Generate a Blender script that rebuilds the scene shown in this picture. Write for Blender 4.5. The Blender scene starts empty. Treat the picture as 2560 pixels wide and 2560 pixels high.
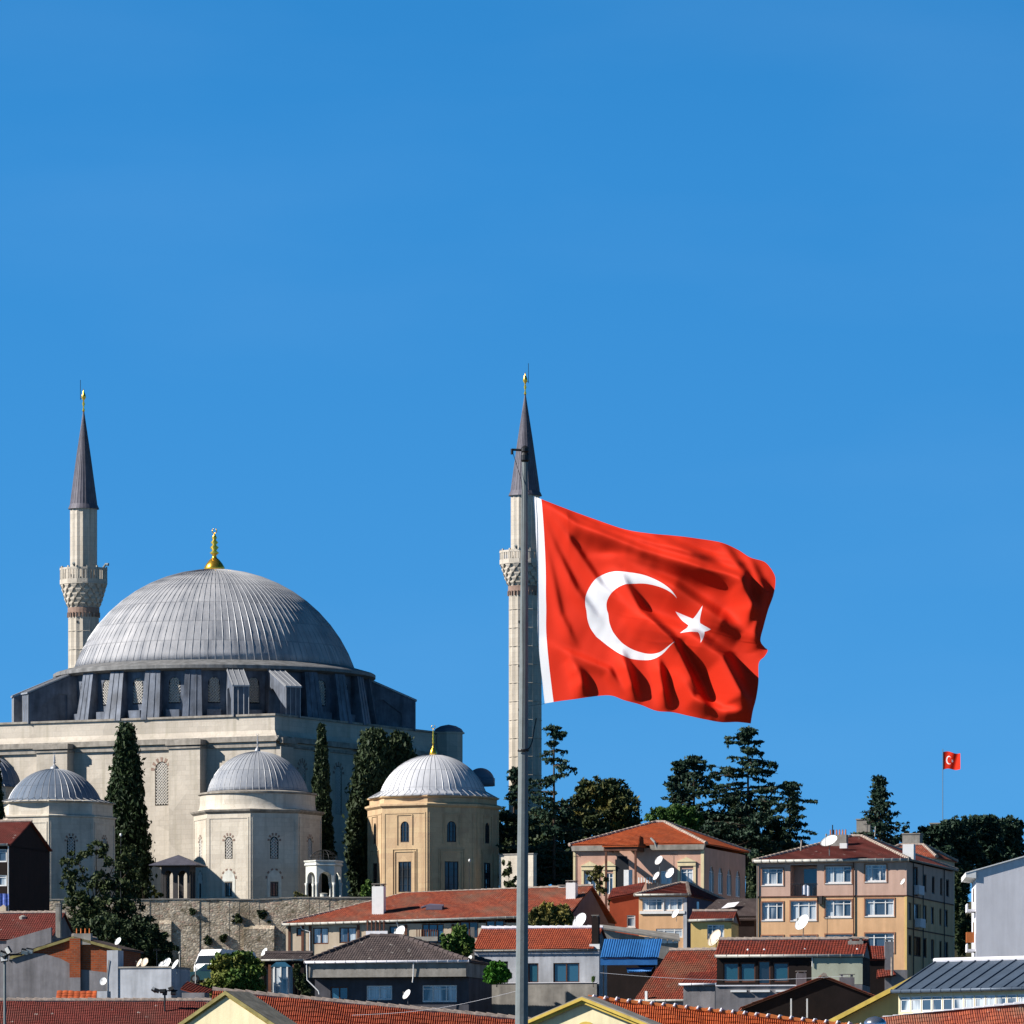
import bpy, math, random
import numpy as np
from mathutils import Vector, Matrix
R = math.radians
random.seed(7); RNG = np.random.default_rng(11)
sc = bpy.context.scene
COL = sc.collection
# ------------------------------------------------------------------ camera, sky, sun, exposure
F = 20000.0      # focal length in photo pixels (photo is 2560 wide)
YH = 3050.0      # image row of the horizon
CZ = 6.0         # camera height over the water
cam_d = bpy.data.cameras.new("camera"); cam = bpy.data.objects.new("camera", cam_d); COL.objects.link(cam)
cam.location = (0, 0, CZ); cam.rotation_euler = (R(90), 0, 0)
cam_d.sensor_width = 36; cam_d.lens = F / 2560 * 36
cam_d.shift_y = (YH - 1280) / 2560
cam_d.clip_start = 1; cam_d.clip_end = 8000
sc.camera = cam
SUN_AZ, SUN_ALT = 77, 33     # degrees to the left of the camera axis (behind = 0), height
to_sun = Vector((-math.sin(R(SUN_AZ)) * math.cos(R(SUN_ALT)), -math.cos(R(SUN_AZ)) * math.cos(R(SUN_ALT)), math.sin(R(SUN_ALT))))
w = bpy.data.worlds.new("World"); sc.world = w; w.use_nodes = True
nt = w.node_tree; nt.nodes.clear()
out = nt.nodes.new('ShaderNodeOutputWorld'); bg = nt.nodes.new('ShaderNodeBackground')
sky = nt.nodes.new('ShaderNodeTexSky'); sky.sky_type = 'NISHITA'; sky.sun_disc = False
sky.sun_elevation = R(SUN_ALT); sky.sun_rotation = math.atan2(to_sun.x, to_sun.y)
sky.altitude = 0; sky.air_density = 1.0; sky.dust_density = 0.0; sky.ozone_density = 3.0
tc = nt.nodes.new('ShaderNodeTexCoord')
sep = nt.nodes.new('ShaderNodeSeparateXYZ'); cmb = nt.nodes.new('ShaderNodeCombineXYZ')
mz = nt.nodes.new('ShaderNodeMath'); mz.operation = 'MULTIPLY_ADD'; mz.inputs[1].default_value = 2.6; mz.inputs[2].default_value = 0.2
nt.links.new(tc.outputs['Generated'], sep.inputs[0])
nt.links.new(sep.outputs[0], cmb.inputs[0]); nt.links.new(sep.outputs[1], cmb.inputs[1])
nt.links.new(sep.outputs[2], mz.inputs[0]); nt.links.new(mz.outputs[0], cmb.inputs[2])
hs = nt.nodes.new('ShaderNodeHueSaturation'); hs.inputs['Saturation'].default_value = 1.34; hs.inputs['Hue'].default_value = 0.494
nt.links.new(cmb.outputs[0], sky.inputs[0]); nt.links.new(sky.outputs[0], hs.inputs['Color'])
dk = nt.nodes.new('ShaderNodeMapRange'); dk.interpolation_type = 'SMOOTHSTEP'; dk.inputs[1].default_value = 0.17; dk.inputs[2].default_value = 0.42; dk.inputs[3].default_value = 1.0; dk.inputs[4].default_value = 0.22  # upper sky dimmed, out of view, to deepen shade on walls
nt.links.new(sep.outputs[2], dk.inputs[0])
cm = nt.nodes.new('ShaderNodeMapping'); cm.inputs['Scale'].default_value = (9, 9, 30); nt.links.new(tc.outputs['Generated'], cm.inputs[0])
cn = nt.nodes.new('ShaderNodeTexNoise'); cn.inputs['Scale'].default_value = 1.5; cn.inputs['Detail'].default_value = 6; nt.links.new(cm.outputs[0], cn.inputs[0])
cr = nt.nodes.new('ShaderNodeMapRange'); cr.inputs[1].default_value = .45; cr.inputs[2].default_value = .8; cr.inputs[3].default_value = 0; cr.inputs[4].default_value = .016; nt.links.new(cn.outputs[0], cr.inputs[0])
cx = nt.nodes.new('ShaderNodeMix'); cx.data_type = 'RGBA'; cx.inputs[7].default_value = (5, 6.5, 7.5, 1); nt.links.new(cr.outputs[0], cx.inputs[0]); nt.links.new(hs.outputs[0], cx.inputs[6])
vm = nt.nodes.new('ShaderNodeVectorMath'); vm.operation = 'SCALE'; nt.links.new(cx.outputs[2], vm.inputs[0])
hz = nt.nodes.new('ShaderNodeMapRange'); hz.inputs[1].default_value = 0.04; hz.inputs[2].default_value = 0.13; hz.inputs[3].default_value = 0.86; hz.inputs[4].default_value = 1.04; nt.links.new(sep.outputs[2], hz.inputs[0])
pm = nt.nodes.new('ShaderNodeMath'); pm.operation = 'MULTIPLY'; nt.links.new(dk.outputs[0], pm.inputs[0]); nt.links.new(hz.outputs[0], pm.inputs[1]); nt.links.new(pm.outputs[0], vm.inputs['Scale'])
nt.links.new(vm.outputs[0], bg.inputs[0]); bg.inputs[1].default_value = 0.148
nt.links.new(bg.outputs[0], out.inputs[0])
sd = bpy.data.lights.new("sun", 'SUN'); sd.energy = 5.0; sd.angle = R(0.5); sd.color = (1.0, 0.945, 0.875)
so = bpy.data.objects.new("sun", sd); COL.objects.link(so); so.rotation_euler = to_sun.to_track_quat('Z', 'Y').to_euler()
so.location = (-200, 100, 300)
sc.view_settings.view_transform = 'Standard'; sc.view_settings.look = 'None'
sc.view_settings.exposure = 0.62; sc.view_settings.gamma = 1.0; sc.view_settings.use_curve_mapping = False
try:
    sc.cycles.max_bounces = 4; sc.cycles.diffuse_bounces = 1; sc.cycles.glossy_bounces = 2; sc.cycles.transparent_max_bounces = 4
except Exception: pass

# ------------------------------------------------------------------ materials
def lin(c):
    return tuple(((v / 12.92) if v <= 0.04045 else ((v + 0.055) / 1.055) ** 2.4) for v in (x / 255.0 for x in c))
class NT:
    def __init__(s, name):
        s.m = bpy.data.materials.new(name); s.m.use_nodes = True; s.t = s.m.node_tree
        s.b = s.t.nodes['Principled BSDF']; s.tc = s.n('ShaderNodeTexCoord')
    def n(s, k, **kw):
        x = s.t.nodes.new(k)
        for a, v in kw.items(): setattr(x, a, v)
        return x
    def l(s, a, b): s.t.links.new(a, b)
    def math(s, op, a, b=None, c=None):
        x = s.n('ShaderNodeMath', operation=op)
        for i, v in enumerate((a, b, c)):
            if v is None: continue
            if isinstance(v, (int, float)): x.inputs[i].default_value = v
            else: s.l(v, x.inputs[i])
        return x.outputs[0]
    def noise(s, scale, vec=None, detail=4, rough=0.6):
        x = s.n('ShaderNodeTexNoise'); x.inputs['Scale'].default_value = scale; x.inputs['Detail'].default_value = detail
        x.inputs['Roughness'].default_value = rough
        s.l(vec if vec is not None else s.tc.outputs['Object'], x.inputs['Vector']); return x.outputs['Fac']
    def ramp(s, fac, lo, hi, a=0.0, b=1.0):
        x = s.n('ShaderNodeMapRange'); s.l(fac, x.inputs[0]); x.inputs[1].default_value = lo; x.inputs[2].default_value = hi
        x.inputs[3].default_value = a; x.inputs[4].default_value = b; return x.outputs[0]
    def mix(s, fac, a, b, mode='MIX'):
        x = s.n('ShaderNodeMix', data_type='RGBA', blend_type=mode)
        for i, v in ((0, fac), (6, a), (7, b)):
            if isinstance(v, (int, float)): x.inputs[i].default_value = v
            elif isinstance(v, tuple): x.inputs[i].default_value = (*v[:3], 1)
            else: s.l(v, x.inputs[i])
        return x.outputs[2]
    def mapped(s, sx, sy, sz):
        x = s.n('ShaderNodeMapping'); s.l(s.tc.outputs['Object'], x.inputs[0]); x.inputs['Scale'].default_value = (sx, sy, sz)
        return x.outputs[0]
    def fin(s, col, rough=0.8, bump=None, bstr=0.3, bdist=0.05, metal=0.0, spec=0.3):
        if isinstance(col, tuple): s.b.inputs['Base Color'].default_value = (*col[:3], 1)
        else: s.l(col, s.b.inputs['Base Color'])
        s.b.inputs['Roughness'].default_value = rough; s.b.inputs['Metallic'].default_value = metal
        s.b.inputs['Specular IOR Level'].default_value = spec
        if bump is not None:
            x = s.n('ShaderNodeBump'); x.inputs['Strength'].default_value = bstr; x.inputs['Distance'].default_value = bdist
            s.l(bump, x.inputs['Height']); s.l(x.outputs[0], s.b.inputs['Normal'])
        return s.m
_mc = {}
def mat(name, col, rough=0.85, var=0.12, scale=1.2, streak=0.15, metal=0.0, spec=0.25, bump=0.15):
    if name in _mc: return _mc[name]
    n = NT(name)
    a = n.ramp(n.noise(scale), 0.3, 0.7, 1 - var, 1 + var)
    v = n.noise(1.0, n.mapped(2.2, 2.2, 0.25), 5)
    b = n.ramp(v, 0.25, 0.8, 1.0 + streak * .3, 1.0 - streak)
    k = n.math('MULTIPLY', a, b)
    c = n.n('ShaderNodeVectorMath', operation='SCALE'); c.inputs[0].default_value = col; n.l(k, c.inputs['Scale'])
    _mc[name] = n.fin(c.outputs[0], rough, n.noise(8), bump, 0.03, metal, spec); return _mc[name]
def ashlar(name, c1, c2, mortar, bw=0.85, bh=0.42, stain=(0.3, 0.27, 0.2)):
    n = NT(name); sp = n.n('ShaderNodeSeparateXYZ'); n.l(n.tc.outputs['Object'], sp.inputs[0])
    cb = n.n('ShaderNodeCombineXYZ'); n.l(n.math('ADD', sp.outputs[0], sp.outputs[1]), cb.inputs[0]); n.l(sp.outputs[2], cb.inputs[1])
    b = n.n('ShaderNodeTexBrick'); n.l(cb.outputs[0], b.inputs['Vector'])
    b.inputs['Color1'].default_value = (*c1, 1); b.inputs['Color2'].default_value = (*c2, 1); b.inputs['Mortar'].default_value = (*mortar, 1)
    b.inputs['Scale'].default_value = 1; b.inputs['Brick Width'].default_value = bw; b.inputs['Row Height'].default_value = bh
    b.inputs['Mortar Size'].default_value = 0.012; b.inputs['Mortar Smooth'].default_value = 0.5; b.inputs['Bias'].default_value = -0.1
    nz = n.ramp(n.noise(0.35, None, 6), 0.42, 0.72); st = n.ramp(n.noise(1.0, n.mapped(1.6, 1.6, 0.12), 5), 0.5, 0.8)
    c = n.mix(n.math('MULTIPLY', nz, 0.65), b.outputs['Color'], tuple(x * 0.74 for x in c2))
    pt = n.n('ShaderNodeTexVoronoi'); pt.inputs['Scale'].default_value = .55; n.l(n.mapped(1, 1, .8), pt.inputs['Vector']); ps = n.n('ShaderNodeSeparateColor'); n.l(pt.outputs['Color'], ps.inputs[0])
    c = n.mix(n.ramp(ps.outputs[0], .3, 1, 0, .35), c, tuple(min(1, x * 1.22) for x in c1))
    c = n.mix(n.math('MULTIPLY', st, 0.75), c, stain)
    c = n.mix(n.ramp(n.noise(5), .35, .7, 0, .25), c, tuple(x * 0.7 for x in c1))
    return n.fin(c, 0.9, n.noise(6), 0.3, 0.05, 0, 0.2)
def lead(name, ncell, rowh, light, dark, rough=0.72):
    n = NT(name); sp = n.n('ShaderNodeSeparateXYZ'); n.l(n.tc.outputs['Object'], sp.inputs[0])
    an = n.math('ARCTAN2', sp.outputs[0], sp.outputs[1])
    ce = n.math('FLOOR', n.math('MULTIPLY', an, ncell / (2 * math.pi))); ro = n.math('FLOOR', n.math('DIVIDE', sp.outputs[2], rowh))
    cb = n.n('ShaderNodeCombineXYZ'); n.l(ce, cb.inputs[0]); n.l(ro, cb.inputs[1])
    wn = n.n('ShaderNodeTexWhiteNoise', noise_dimensions='2D'); n.l(cb.outputs[0], wn.inputs['Vector'])
    nz = n.ramp(n.noise(0.5, None, 5), 0.35, 0.68)
    f = n.math('ADD', n.math('MULTIPLY', wn.outputs['Value'], 0.5), n.math('MULTIPLY', nz, 0.55))
    c = n.mix(f, dark, light)
    fr = n.math('FRACT', n.math('DIVIDE', sp.outputs[2], rowh))
    c = n.mix(n.ramp(fr, 0.0, 0.07, 0.5, 0.0), c, tuple(x * 0.5 for x in dark))
    st = n.ramp(n.noise(1.0, n.mapped(2, 2, 0.2), 5), 0.55, 0.8, 0, 0.4)
    c = n.mix(st, c, tuple(x * .6 for x in light))
    return n.fin(c, rough, n.noise(3), 0.35, 0.06, 0.0, 0.25)
def tilemat(name, a, b, old=(0.12, 0.08, 0.06), lichen=0.0, oldamt=0.6, rough=0.85):
    n = NT(name); at = n.n('ShaderNodeAttribute', attribute_name='tint')
    c = n.mix(at.outputs['Fac'], a, b)
    c = n.mix(n.math('MULTIPLY', n.ramp(n.noise(0.45, None, 6), 0.45, 0.75), oldamt), c, old)
    if lichen:
        v = n.n('ShaderNodeTexVoronoi'); v.inputs['Scale'].default_value = 1.6; n.l(n.tc.outputs['Object'], v.inputs['Vector'])
        m = n.math('MULTIPLY', n.ramp(v.outputs['Distance'], 0.10, 0.17, 1, 0), n.ramp(n.noise(0.6), 0.45, 0.6))
        c = n.mix(n.math('MULTIPLY', m, lichen), c, (0.45, 0.42, 0.38))
    return n.fin(c, rough, n.noise(14), 0.3, 0.02, 0, 0.2)
def rubble(name):
    n = NT(name)
    v = n.n('ShaderNodeTexVoronoi'); v.inputs['Scale'].default_value = 3.4; n.l(n.mapped(1, 1, 1.7), v.inputs['Vector'])
    v2 = n.n('ShaderNodeTexVoronoi', feature='DISTANCE_TO_EDGE'); v2.inputs['Scale'].default_value = 3.4; n.l(n.mapped(1, 1, 1.7), v2.inputs['Vector'])
    sp = n.n('ShaderNodeSeparateColor'); n.l(v.outputs['Color'], sp.inputs[0])
    c = n.mix(sp.outputs[0], (0.66, 0.57, 0.44), (0.34, 0.28, 0.21))
    c = n.mix(n.ramp(sp.outputs[1], 0.8, 0.95, 0, .5), c, (0.46, 0.30, 0.23))
    c = n.mix(n.ramp(v2.outputs['Distance'], 0.0, 0.09, 0.6, 0), c, (0.16, 0.13, 0.095))
    c = n.mix(n.ramp(n.noise(0.5, None, 7), 0.5, 0.68, 0, .75), c, (0.15, 0.12, 0.075))
    c = n.mix(n.ramp(n.noise(2.5, None, 6), 0.58, 0.66, 0, .7), c, (0.07, 0.065, 0.03))
    return n.fin(c, 0.95, v2.outputs['Distance'], 0.45, 0.1, 0, 0.1)
def brickmat(name):
    n = NT(name); sp = n.n('ShaderNodeSeparateXYZ'); n.l(n.tc.outputs['Object'], sp.inputs[0])
    cb = n.n('ShaderNodeCombineXYZ'); n.l(n.math('ADD', sp.outputs[0], sp.outputs[1]), cb.inputs[0]); n.l(sp.outputs[2], cb.inputs[1])
    b = n.n('ShaderNodeTexBrick'); n.l(cb.outputs[0], b.inputs['Vector']); b.inputs['Scale'].default_value = 1
    b.inputs['Color1'].default_value = (.38, .085, .025, 1); b.inputs['Color2'].default_value = (.24, .055, .02, 1); b.inputs['Mortar'].default_value = (.2, .13, .09, 1)
    b.inputs['Brick Width'].default_value = 0.3; b.inputs['Row Height'].default_value = 0.12; b.inputs['Mortar Size'].default_value = 0.012
    c = n.mix(n.ramp(n.noise(1.2, None, 6), 0.5, 0.72, 0, .7), b.outputs['Color'], (.10, .045, .03))
    return n.fin(c, .9, b.outputs['Fac'], -.4, .03, 0, .15)
def foliage(name, a, b, c3=None):
    n = NT(name); at = n.n('ShaderNodeAttribute', attribute_name='tint')
    c = n.mix(at.outputs['Fac'], a, b)
    if c3: c = n.mix(n.math('MULTIPLY', n.ramp(n.noise(0.35, None, 3), 0.5, 0.62), 0.85), c, c3)
    n.fin(c, 0.65, None, 0, 0, 0, 0.25)
    return n.m
def glassmat(name, col, curtain=None, rough=0.12):
    n = NT(name)
    c = col
    if curtain:
        wv = n.noise(1.0, n.mapped(9, 9, 0.3), 2)
        big = n.ramp(n.noise(1.0, n.mapped(.9, .9, 0.15), 1), 0.42, 0.5)
        cc = n.mix(n.ramp(wv, .35, .65), tuple(x * .55 for x in curtain), curtain)
        c = n.mix(big, col, cc)
    n.fin(c, rough, None, 0, 0, 0, 0.7)
    return n.m

M_STONE = ashlar('limestone', (.54, .485, .41), (.46, .41, .345), (.34, .30, .25))
M_STONE2 = ashlar('pale_limestone', (.64, .58, .485), (.54, .48, .40), (.45, .395, .32), 0.7, 0.38)
M_STONE3 = ashlar('ochre_limestone', (.60, .44, .26), (.50, .34, .21), (.44, .31, .19), 0.9, 0.42, (.33, .2, .12))
M_CORN = mat('weathered_cornice', (.32, .29, .25), .9, .3, 1.5, .45)
M_MARBLE = mat('white_marble', (.66, .66, .60), .6, .12, 3, .35)
M_LEAD = lead('dome_lead', 112, 1.75, (.45, .445, .455), (.20, .21, .235))
M_LEAD2 = lead('tomb_lead', 48, 1.5, (.36, .37, .39), (.19, .21, .25))
M_LEADW = lead('pale_tomb_lead', 48, 1.5, (.66, .66, .68), (.42, .43, .46))
M_LEADB = lead('blue_tomb_lead', 48, 1.5, (.17, .20, .25), (.09, .125, .18))
M_CLAD = mat('drum_lead_cladding', (.13, .15, .19), .6, .4, .8, .55, .1, .35)
M_SEAM = mat('lead_seam', (.34, .35, .37), .5, .1, 3, .1, .3, .5)
M_SPIRE = mat('spire_lead', (.105, .10, .125), .6, .2, 1.5, .2, .2, .4)
M_EAVE = mat('dark_lead_eave', (.20, .20, .20), .7, .3, 1.5, .4)
M_GOLD = mat('gilded_metal', (.85, .50, .06), .3, .1, 5, .05, .9, .6)
M_REDST = mat('red_stone', (.28, .19, .15), .85, .25, 2, .2)
M_DARK = mat('dark_opening', (.012, .014, .018), .6, .2, 2, 0)
M_LATT = mat('pierced_stone_lattice', (.58, .55, .50), .8, .1, 3, .2)
M_IRON = mat('dark_iron', (.03, .032, .035), .5, .2, 4, .1, .6, .5)
M_RUB = rubble('rubble_masonry')
M_BRICK = brickmat('orange_brick')
M_PLG = mat('grey_render', (.23, .22, .23), .9, .25, .9, .45)
M_PLD = mat('overhang_shade_render', (.085, .085, .10), .9, .2, .9, .4)  # shade under the balcony overhang put into the wall colour
M_PLW = mat('whitewashed_render', (.48, .50, .54), .9, .16, .9, .45)
M_PLC = mat('cream_render', (.56, .46, .34), .9, .1, .9, .2)
M_PALE = mat('pale_yellow_render', (.78, .69, .44), .85, .08, .7, .28)
M_YELW = mat('mustard_moulding', (.60, .43, .09), .8, .15, 2, .25)
M_OLIVE = mat('olive_mossy_edge', (.27, .23, .09), .9, .3, 3, .3)
M_YEL = mat('warm_yellow_render', (.75, .52, .20), .85, .08, 1, .15)
M_OCH = mat('apricot_render', (.76, .46, .25), .85, .08, .8, .28)
M_MAU = mat('dusky_pink_render', (.62, .41, .32), .85, .08, .8, .25)
M_PINK = mat('salmon_render', (.60, .36, .27), .85, .1, .9, .2)
M_CRM = mat('cream_moulding', (.74, .62, .38), .8, .1, 2, .2)
M_LILAC = mat('pale_grey_render', (.75, .74, .78), .9, .06, .5, .18)
M_WHT = mat('white_paint', (.80, .80, .78), .5, .05, 3, .1)
M_REDW = mat('brick_red_render', (.36, .07, .028), .85, .12, 1, .2)
M_BROWN = mat('brown_timber', (.13, .055, .035), .8, .25, 3, .3)
M_BLK = mat('shade_and_black_wall', (.016, .010, .009), .9, .25, 1.5, .3)  # near-black: shade of gables and voids put into the colour; also black chimney
M_PURP = mat('shade_purple_render', (.11, .10, .14), .9, .1, 1, .2)  # shade of right-facing walls put into this purple-dark colour
M_GUT = mat('zinc_gutter', (.44, .43, .39), .6, .25, 2, .4, .2, .4)
M_CONC = mat('weathered_concrete', (.30, .28, .25), .9, .25, 1.5, .4)
M_GREEN = mat('pale_green_render', (.42, .44, .34), .9, .1, 1, .2)
M_BLUE = mat('blue_sheet_metal', (.03, .15, .40), .45, .15, 1, .2, .1, .4)
M_SLATE = mat('blue_grey_sheet_metal', (.075, .105, .15), .5, .15, 1, .2, .2, .4)
M_POLE = mat('galvanised_steel', (.17, .195, .20), .6, .12, 4, .1, 0, .3)
M_TILE_WTH = tilemat('weathered_red_tiles', (.27, .055, .03), (.15, .035, .022), (.17, .10, .06), .3, .8)
M_DISH = mat('white_dish_enamel', (.85, .85, .83), .45, .05, 4, .08)
M_DISHB = mat('aged_dish_enamel', (.72, .60, .46), .5, .15, 4, .2)
M_CAR = mat('white_car_paint', (.82, .82, .82), .25, .02, 2, 0, 0, .6)
M_CARG = mat('dark_green_car_paint', (.03, .075, .07), .25, .02, 2, 0, .1, .6)
M_RUBB = mat('black_rubber', (.02, .02, .02), .8, .1, 5, 0)
M_LAMPG = mat('floodlight_glass', (.7, .7, .68), .2, .05, 5, 0, 0, .6)
M_PLASTB = mat('blue_cloth', (.15, .22, .6), .8, .5, 6, .1)
M_CLOTH = mat('white_laundry', (.75, .75, .8), .8, .15, 6, .1)
M_ORG = mat('orange_clay', (.62, .18, .05), .8, .2, 4, .2)
M_TILE_RED = tilemat('red_roof_tiles', (.35, .075, .034), (.24, .05, .026), (.10, .05, .035), 0, .55)
M_TILE_BRIGHT = tilemat('bright_orange_tiles', (.50, .105, .03), (.34, .065, .022), (.16, .07, .04), 0, .45)
M_TILE_OLD = tilemat('old_maroon_tiles', (.17, .038, .03), (.12, .03, .024), (.10, .05, .04), .75, .5)
M_TILE_RUST = tilemat('rusty_tiles', (.40, .10, .05), (.23, .055, .035), (.20, .13, .09), .5, .9)
M_TILE_DK = tilemat('grey_brown_tiles', (.11, .085, .08), (.07, .055, .055), (.06, .05, .045), .8, .5)
M_TILE_MAR = tilemat('dark_maroon_tiles', (.20, .035, .02), (.12, .025, .018), (.06, .03, .025), .2, .5)
M_RIDGE = mat('lime_bedded_ridge', (.38, .31, .26), .9, .4, 6, .2)
M_GRND = mat('earth_and_scrub', (.075, .07, .035), .95, .5, .6, .1)
M_ASPH = mat('asphalt', (.055, .055, .055), .9, .2, 2, .1)
L_CYP = foliage('cypress_foliage', (.012, .028, .010), (.028, .050, .014))
L_CYPD = foliage('dark_cypress_foliage', (.022, .040, .018), (.040, .060, .020))
L_CED = foliage('cedar_foliage', (.012, .034, .022), (.028, .058, .030))
L_PINE = foliage('pine_foliage', (.03, .075, .012), (.05, .11, .018))
L_AUT = foliage('autumn_foliage', (.028, .045, .016), (.05, .065, .02), (.17, .14, .025))
L_BUSH = foliage('bush_foliage', (.025, .04, .014), (.05, .07, .02))
L_GRN = foliage('fresh_foliage', (.05, .11, .02), (.10, .17, .03), (.18, .16, .03))
L_OLV = foliage('olive_foliage', (.07, .075, .02), (.12, .11, .03), (.3, .24, .05))
L_BRIGHT = foliage('clipped_box_foliage', (.04, .14, .01), (.06, .2, .015))
M_BARK = mat('bark', (.07, .05, .035), .95, .3, 5, .2)
G_DARK = glassmat('dark_window_glass', (.015, .022, .03))
G_CURT = glassmat('curtained_window_glass', (.05, .08, .12), (.62, .68, .72))
G_BLUE = glassmat('blue_window_glass', (.03, .10, .16))
G_TEAL = glassmat('teal_window_glass', (.02, .09, .13), None, .25)

# ------------------------------------------------------------------ ground height
def sstep(a, b, x):
    t = max(0.0, min(1.0, (x - a) / (b - a))); return t * t * (3 - 2 * t)
def ground(x, y):
    if y < 130: z = -2.0
    elif y < 150: z = -2 + 3.0 * (y - 130) / 20
    elif y < 300: z = 1.0
    elif y < 590: z = 1 + 23.0 * (y - 300) / 290
    elif y < 648: z = 24.0
    elif y < 652: z = 24 + 7.4 * (y - 648) / 4
    else: z = 31.4
    if y > 652: z += sstep(2, 16, x) * min(y - 652, 260) * 0.042
    if y > 900: z *= 1 - sstep(900, 1700, y)
    return z
def W(px, py, Y):
    s = Y / F; return Vector(((px - 1280) * s, Y, CZ + (YH - py) * s))

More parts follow.
